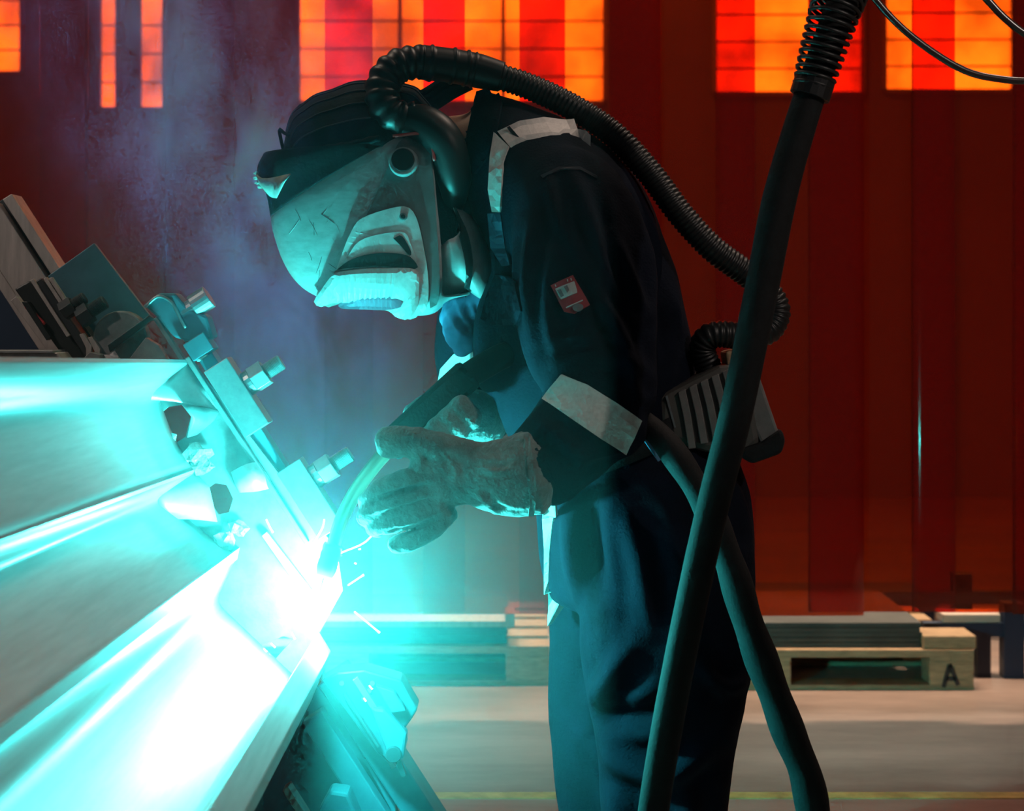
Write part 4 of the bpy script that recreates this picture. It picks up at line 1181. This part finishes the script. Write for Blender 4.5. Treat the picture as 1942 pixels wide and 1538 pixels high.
# belt around the waist
bl = []
for i in range(41):
    th = 2 * math.pi * i / 40
    a = P(1330, 778, Y0); b = P(1010, 905, Y0)
    c = (a + b) / 2; h = (a - b) / 2
    bl.append(c + h * math.cos(th) * 1.03 + np.array([0, 0.182, 0]) * math.sin(th))
V = []
dn = np.array([0.25, 0, -0.97])
for q in bl: V += [q + dn * 0.022, q - dn * 0.022]
mesh('belt', V, [(2 * i, 2 * i + 2, 2 * i + 3, 2 * i + 1) for i in range(40)], M['black_cloth'], pu, solid=0.004, smooth=True)
MB().prism([(1213, 824), (1224, 814), (1264, 866), (1248, 876)], 2.82, 2.825, 2.82).build('strap_end', M['cloth_blue'], pu, bevel=0.001)['label'] = 'loose green-blue strap end'
MB().prism([(1252, 708), (1258, 722), (1272, 732), (1250, 736)], 2.93, 2.94, 2.93).build('strap_loop', M['lining'], pu)

# ------------------------------------------------------------------ welding torch
to = thing('welding_torch', 'dark welding torch with curved neck held in both gloves', 'torch', P(640, 1090, 2.93))
TD = 2.90
h0 = P(893, 706, TD); h1 = P(735, 852, TD)
ax = h1 - h0; ln = np.linalg.norm(ax); ax /= ln
up = np.cross(ax, (0, 1, 0)); up /= np.linalg.norm(up)
hb = MB().obox((h0 + h1) / 2, ax * ln / 2, np.array([0, 0.021, 0]), up * 0.027)
hb.build('handle', M['rubber_d'], to, bevel=0.009)
MB().tube(cr([P(880, 718, TD), P(925, 690, TD + 0.01), P(965, 672, TD + 0.03), P(1010, 680, TD + 0.05), P(1060, 760, TD + 0.02)], 20), 0.022, 14).build('strain_relief', M['rubber_d'], to, smooth=True)
MB().obox(P(800, 830, TD), ax * 0.03, np.array([0, 0.008, 0]), up * 0.02).build('trigger', M['black'], to, bevel=0.004)
neck = cr([h1 - ax * 0.02, P(712, 880, TD), P(676, 930, TD), P(648, 985, TD - 0.005), P(630, 1045, TD - 0.012)], 30)
MB().tube(neck, np.linspace(0.0125, 0.0115, 30), 16).build('swan_neck', M['copper'], to, smooth=True)
na = P(633, 1032, TD - 0.011); nb = P(614, 1096, TD - 0.02)
nz = MB(); q = cr([na, (na + nb) / 2, nb], 14)
nz.tube(q, [0.0150, 0.0165, 0.0165, 0.0155, 0.0165, 0.0165, 0.0155, 0.0165, 0.0165, 0.0165, 0.016, 0.015, 0.0135, 0.012], 20)
nz.build('gas_nozzle', M['copper'], to, smooth=True)
MB().cyl(nb, nb + (nb - na) / np.linalg.norm(nb - na) * 0.026, 0.0012, seg=6).build('wire', M['steel'], to)
MB().tube(cr([P(1060, 760, 2.92), P(1180, 790, 2.86), P(1235, 812, 2.80), P(1285, 870, 2.765), P(1340, 960, 2.76), P(1385, 1070, 2.76), P(1412, 1160, 2.76), P(1440, 1240, 2.76), P(1470, 1320, 2.76), P(1500, 1400, 2.76), P(1528, 1470, 2.76), P(1545, 1560, 2.76), P(1560, 1700, 2.74), P(1590, 1860, 2.70), P(1680, 1905, 2.70), P(1900, 1907, 2.76)], 140),
        [k * (20 + 9 * min(1, i / 60) + 1.5 * math.sin(i * 0.55)) for i in range(140)], 16).build('torch_cable', M['rubber_d'], to, smooth=True)

# ------------------------------------------------------------------ hose from the boom, in front of the welder
oh = thing('overhead_hose', 'thick black hose hanging from above in front of the welder', 'hose', P(1250, 1538, 2.55))
HD = 2.55
hp = cr([P(1690, -220, HD + 0.1), P(1640, -90, HD + 0.05), P(1600, 0, HD), P(1560, 110, HD), P(1520, 230, HD), P(1480, 370, HD), P(1450, 520, HD), P(1424, 650, HD), P(1392, 800, HD), P(1352, 960, HD), P(1312, 1140, HD), P(1276, 1320, HD), P(1248, 1480, HD), P(1225, 1640, HD), P(1190, 1860, HD), P(1150, 2000, HD), P(1060, 2030, HD + 0.02), P(900, 2032, HD + 0.02)], 220)
kk = HD / F
MB().tube(hp, [kk * np.interp(i, [0, 40, 60, 110, 219], [30, 30, 33, 31, 28]) for i in range(220)], 18).build('hose', M['rubber_d'], oh, smooth=True)
# kink-guard spring around its upper part
s_ = np.r_[0, np.cumsum(np.linalg.norm(np.diff(hp, axis=0), axis=1))]
i0 = int(np.argmin(np.abs(to_px(hp)[:, 1] + 150))); i1 = int(np.argmin(np.abs(to_px(hp)[:, 1] - 168)))
t_, N_, B_ = frames(hp)
turns = 26; m_ = turns * 16
hel_path = []
for j in range(m_ + 1):
    f_ = i0 + (i1 - i0) * j / m_; i_ = int(f_); w_ = f_ - i_
    c_ = hp[i_] * (1 - w_) + hp[min(i_ + 1, len(hp) - 1)] * w_
    a_ = 2 * math.pi * turns * j / m_
    rad = kk * np.interp(j / m_, [0, 0.55, 0.9, 1], [52, 48, 39, 35])
    hel_path.append(c_ - np.array([1, 0, 0]) * kk * np.interp(j / m_, [0, 0.6, 1], [14, 9, 0]) + rad * (math.cos(a_) * N_[i_] + math.sin(a_) * B_[i_]))
MB().tube(hel_path, kk * 4.2, 6).build('kink_spring', M['rubber'], oh, smooth=True)
cpt = to_px(hp)
j0 = int(np.argmin(np.abs(cpt[:, 1] - 150))); j1 = int(np.argmin(np.abs(cpt[:, 1] - 178)))
MB().tube(hp[j0:j1 + 2], kk * 39, 18).build('clamp_collar', M['rubber'], oh, bevel=0.001)
for name_lbl, pts, r in (('thin dark cable sagging at the upper right, beside the hose spring', [(1600, -90), (1655, -8), (1705, 48), (1765, 96), (1830, 134), (1890, 149), (1960, 153), (2060, 140)], 7.0),
                         ('short dark cable crossing the upper right frame corner', [(1800, -70), (1865, -8), (1905, 34), (1950, 68), (2030, 110)], 7.5)):
    o = MB().tube(cr([P(a, b, 2.65) for a, b in pts], 60), 2.65 / F * r, 10).build('hanging_cable', M['brownwire'], smooth=True)
    setp(o, name_lbl, 'cable', 'hanging cables')

# ------------------------------------------------------------------ arc, sparks, fume
arc = thing('welding_arc', 'blinding white-cyan welding arc at the torch tip', 'arc', ARC)
bm = bmesh.new(); bmesh.ops.create_icosphere(bm, subdivisions=3, radius=0.013)
V = []
for v in bm.verts:
    kq = 1 + 0.25 * noise.noise(v.co * 120)
    V.append(np.array(v.co) * kq + ARC)
Fc = [tuple(v.index for v in f.verts) for f in bm.faces]; bm.free()
ao = mesh('arc_plasma', V, Fc, M['arc'], arc, smooth=True)
random.seed(11)
SP = [[(632, 1055), (655, 1045), (690, 1030), (712, 1008)], [(615, 985), (612, 1000), (598, 1025), (590, 1035)], [(505, 985), (512, 1000), (518, 1010)],
      [(640, 1072), (642, 1076)], [(672, 1068), (676, 1069)], [(680, 1042), (684, 1041)], [(660, 1110), (690, 1090)], [(553, 1200), (560, 1212)],
      [(700, 1300), (706, 1307)], [(690, 1324), (694, 1330)], [(500, 1230), (506, 1236)], [(514, 1220), (522, 1228)], [(672, 1160), (720, 1200)], [(560, 1100), (545, 1075)]]
for s in SP:
    D = random.uniform(2.86, 2.92)
    MB().tube(cr([P(a, b, D) for a, b in s], 8), [0.0012] * 7 + [0.0018], 6).build('spark', M['spark'], arc)
pl = bpy.data.lights.new('arc_light', 'POINT')
pl.energy = ARC_POWER; pl.color = ARC_COLOR; pl.shadow_soft_size = 0.024
plo = bpy.data.objects.new('arc_light', pl)
plo.location = Vector(ARC); COL.objects.link(plo)

def smoke_mat():
    m = bpy.data.materials.new('welding_fume'); m.use_nodes = True
    nt = m.node_tree; nt.nodes.clear(); L = nt.links
    out = nt.nodes.new('ShaderNodeOutputMaterial')
    vs = nt.nodes.new('ShaderNodeVolumeScatter')
    vs.inputs['Color'].default_value = (0.55, 0.27, 0.85, 1)
    vs.inputs['Anisotropy'].default_value = 0.0
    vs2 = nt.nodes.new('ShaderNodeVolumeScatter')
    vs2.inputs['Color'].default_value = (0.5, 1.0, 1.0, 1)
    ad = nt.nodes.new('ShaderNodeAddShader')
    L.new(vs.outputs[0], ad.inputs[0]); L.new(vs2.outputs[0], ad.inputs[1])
    L.new(ad.outputs[0], out.inputs['Volume'])
    tc = nt.nodes.new('ShaderNodeTexCoord')
    sep = nt.nodes.new('ShaderNodeSeparateXYZ'); L.new(tc.outputs['Object'], sep.inputs[0])
    def mth(op, a, b=None, c=None):
        n = nt.nodes.new('ShaderNodeMath'); n.operation = op
        for i, v in enumerate((a, b, c)):
            if v is None: continue
            if isinstance(v, (int, float)): n.inputs[i].default_value = v
            else: L.new(v, n.inputs[i])
        return n.outputs[0]
    x, y, z = sep.outputs
    h = mth('SUBTRACT', z, float(ARC[2]))                       # height over the arc
    # plume axis drifts to the left while it rises
    xc = mth('ADD', mth('MULTIPLY', h, -0.24), float(ARC[0]) + 0.02)
    wd = mth('ADD', mth('MULTIPLY', mth('MAXIMUM', h, 0.0), 0.17), 0.075)
    dx = mth('DIVIDE', mth('SUBTRACT', x, xc), wd)
    dy = mth('DIVIDE', mth('SUBTRACT', y, 3.16), 0.14)
    g = mth('EXPONENT', mth('MULTIPLY', mth('ADD', mth('MULTIPLY', dx, dx), mth('MULTIPLY', dy, dy)), -1.0))
    up = mth('MULTIPLY', mth('GREATER_THAN', h, -0.02), 1.0)
    # wisps
    mp = nt.nodes.new('ShaderNodeMapping'); mp.inputs['Scale'].default_value = (1.0, 1.0, 0.55)
    L.new(tc.outputs['Object'], mp.inputs[0])
    n1 = nt.nodes.new('ShaderNodeTexNoise'); n1.inputs['Scale'].default_value = 7.0; n1.inputs['Detail'].default_value = 4.0
    n1.inputs['Roughness'].default_value = 0.6; n1.inputs['Distortion'].default_value = 0.9
    L.new(mp.outputs[0], n1.inputs['Vector'])
    w = mth('MULTIPLY', mth('MAXIMUM', mth('SUBTRACT', n1.outputs['Fac'], 0.44), 0.0), 8.5)
    rise = mth('MULTIPLY', mth('ADD', mth('MULTIPLY', mth('MULTIPLY', h, h), 2.2), 0.05), mth('MINIMUM', mth('MAXIMUM', mth('MULTIPLY', mth('SUBTRACT', 1.25, h), 2.2), 0.0), 1.0))
    plume = mth('MULTIPLY', mth('MULTIPLY', mth('MULTIPLY', g, w), up), mth('MULTIPLY', rise, 7.0))
    # fume around the arc, spread forward to stand in for lens glare
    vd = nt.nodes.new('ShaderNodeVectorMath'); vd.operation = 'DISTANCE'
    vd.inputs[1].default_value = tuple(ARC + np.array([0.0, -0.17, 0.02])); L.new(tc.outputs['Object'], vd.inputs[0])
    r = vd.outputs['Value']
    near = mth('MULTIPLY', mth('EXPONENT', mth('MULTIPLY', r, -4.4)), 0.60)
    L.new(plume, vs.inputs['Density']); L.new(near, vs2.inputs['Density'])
    return m
M['fume'] = smoke_mat()
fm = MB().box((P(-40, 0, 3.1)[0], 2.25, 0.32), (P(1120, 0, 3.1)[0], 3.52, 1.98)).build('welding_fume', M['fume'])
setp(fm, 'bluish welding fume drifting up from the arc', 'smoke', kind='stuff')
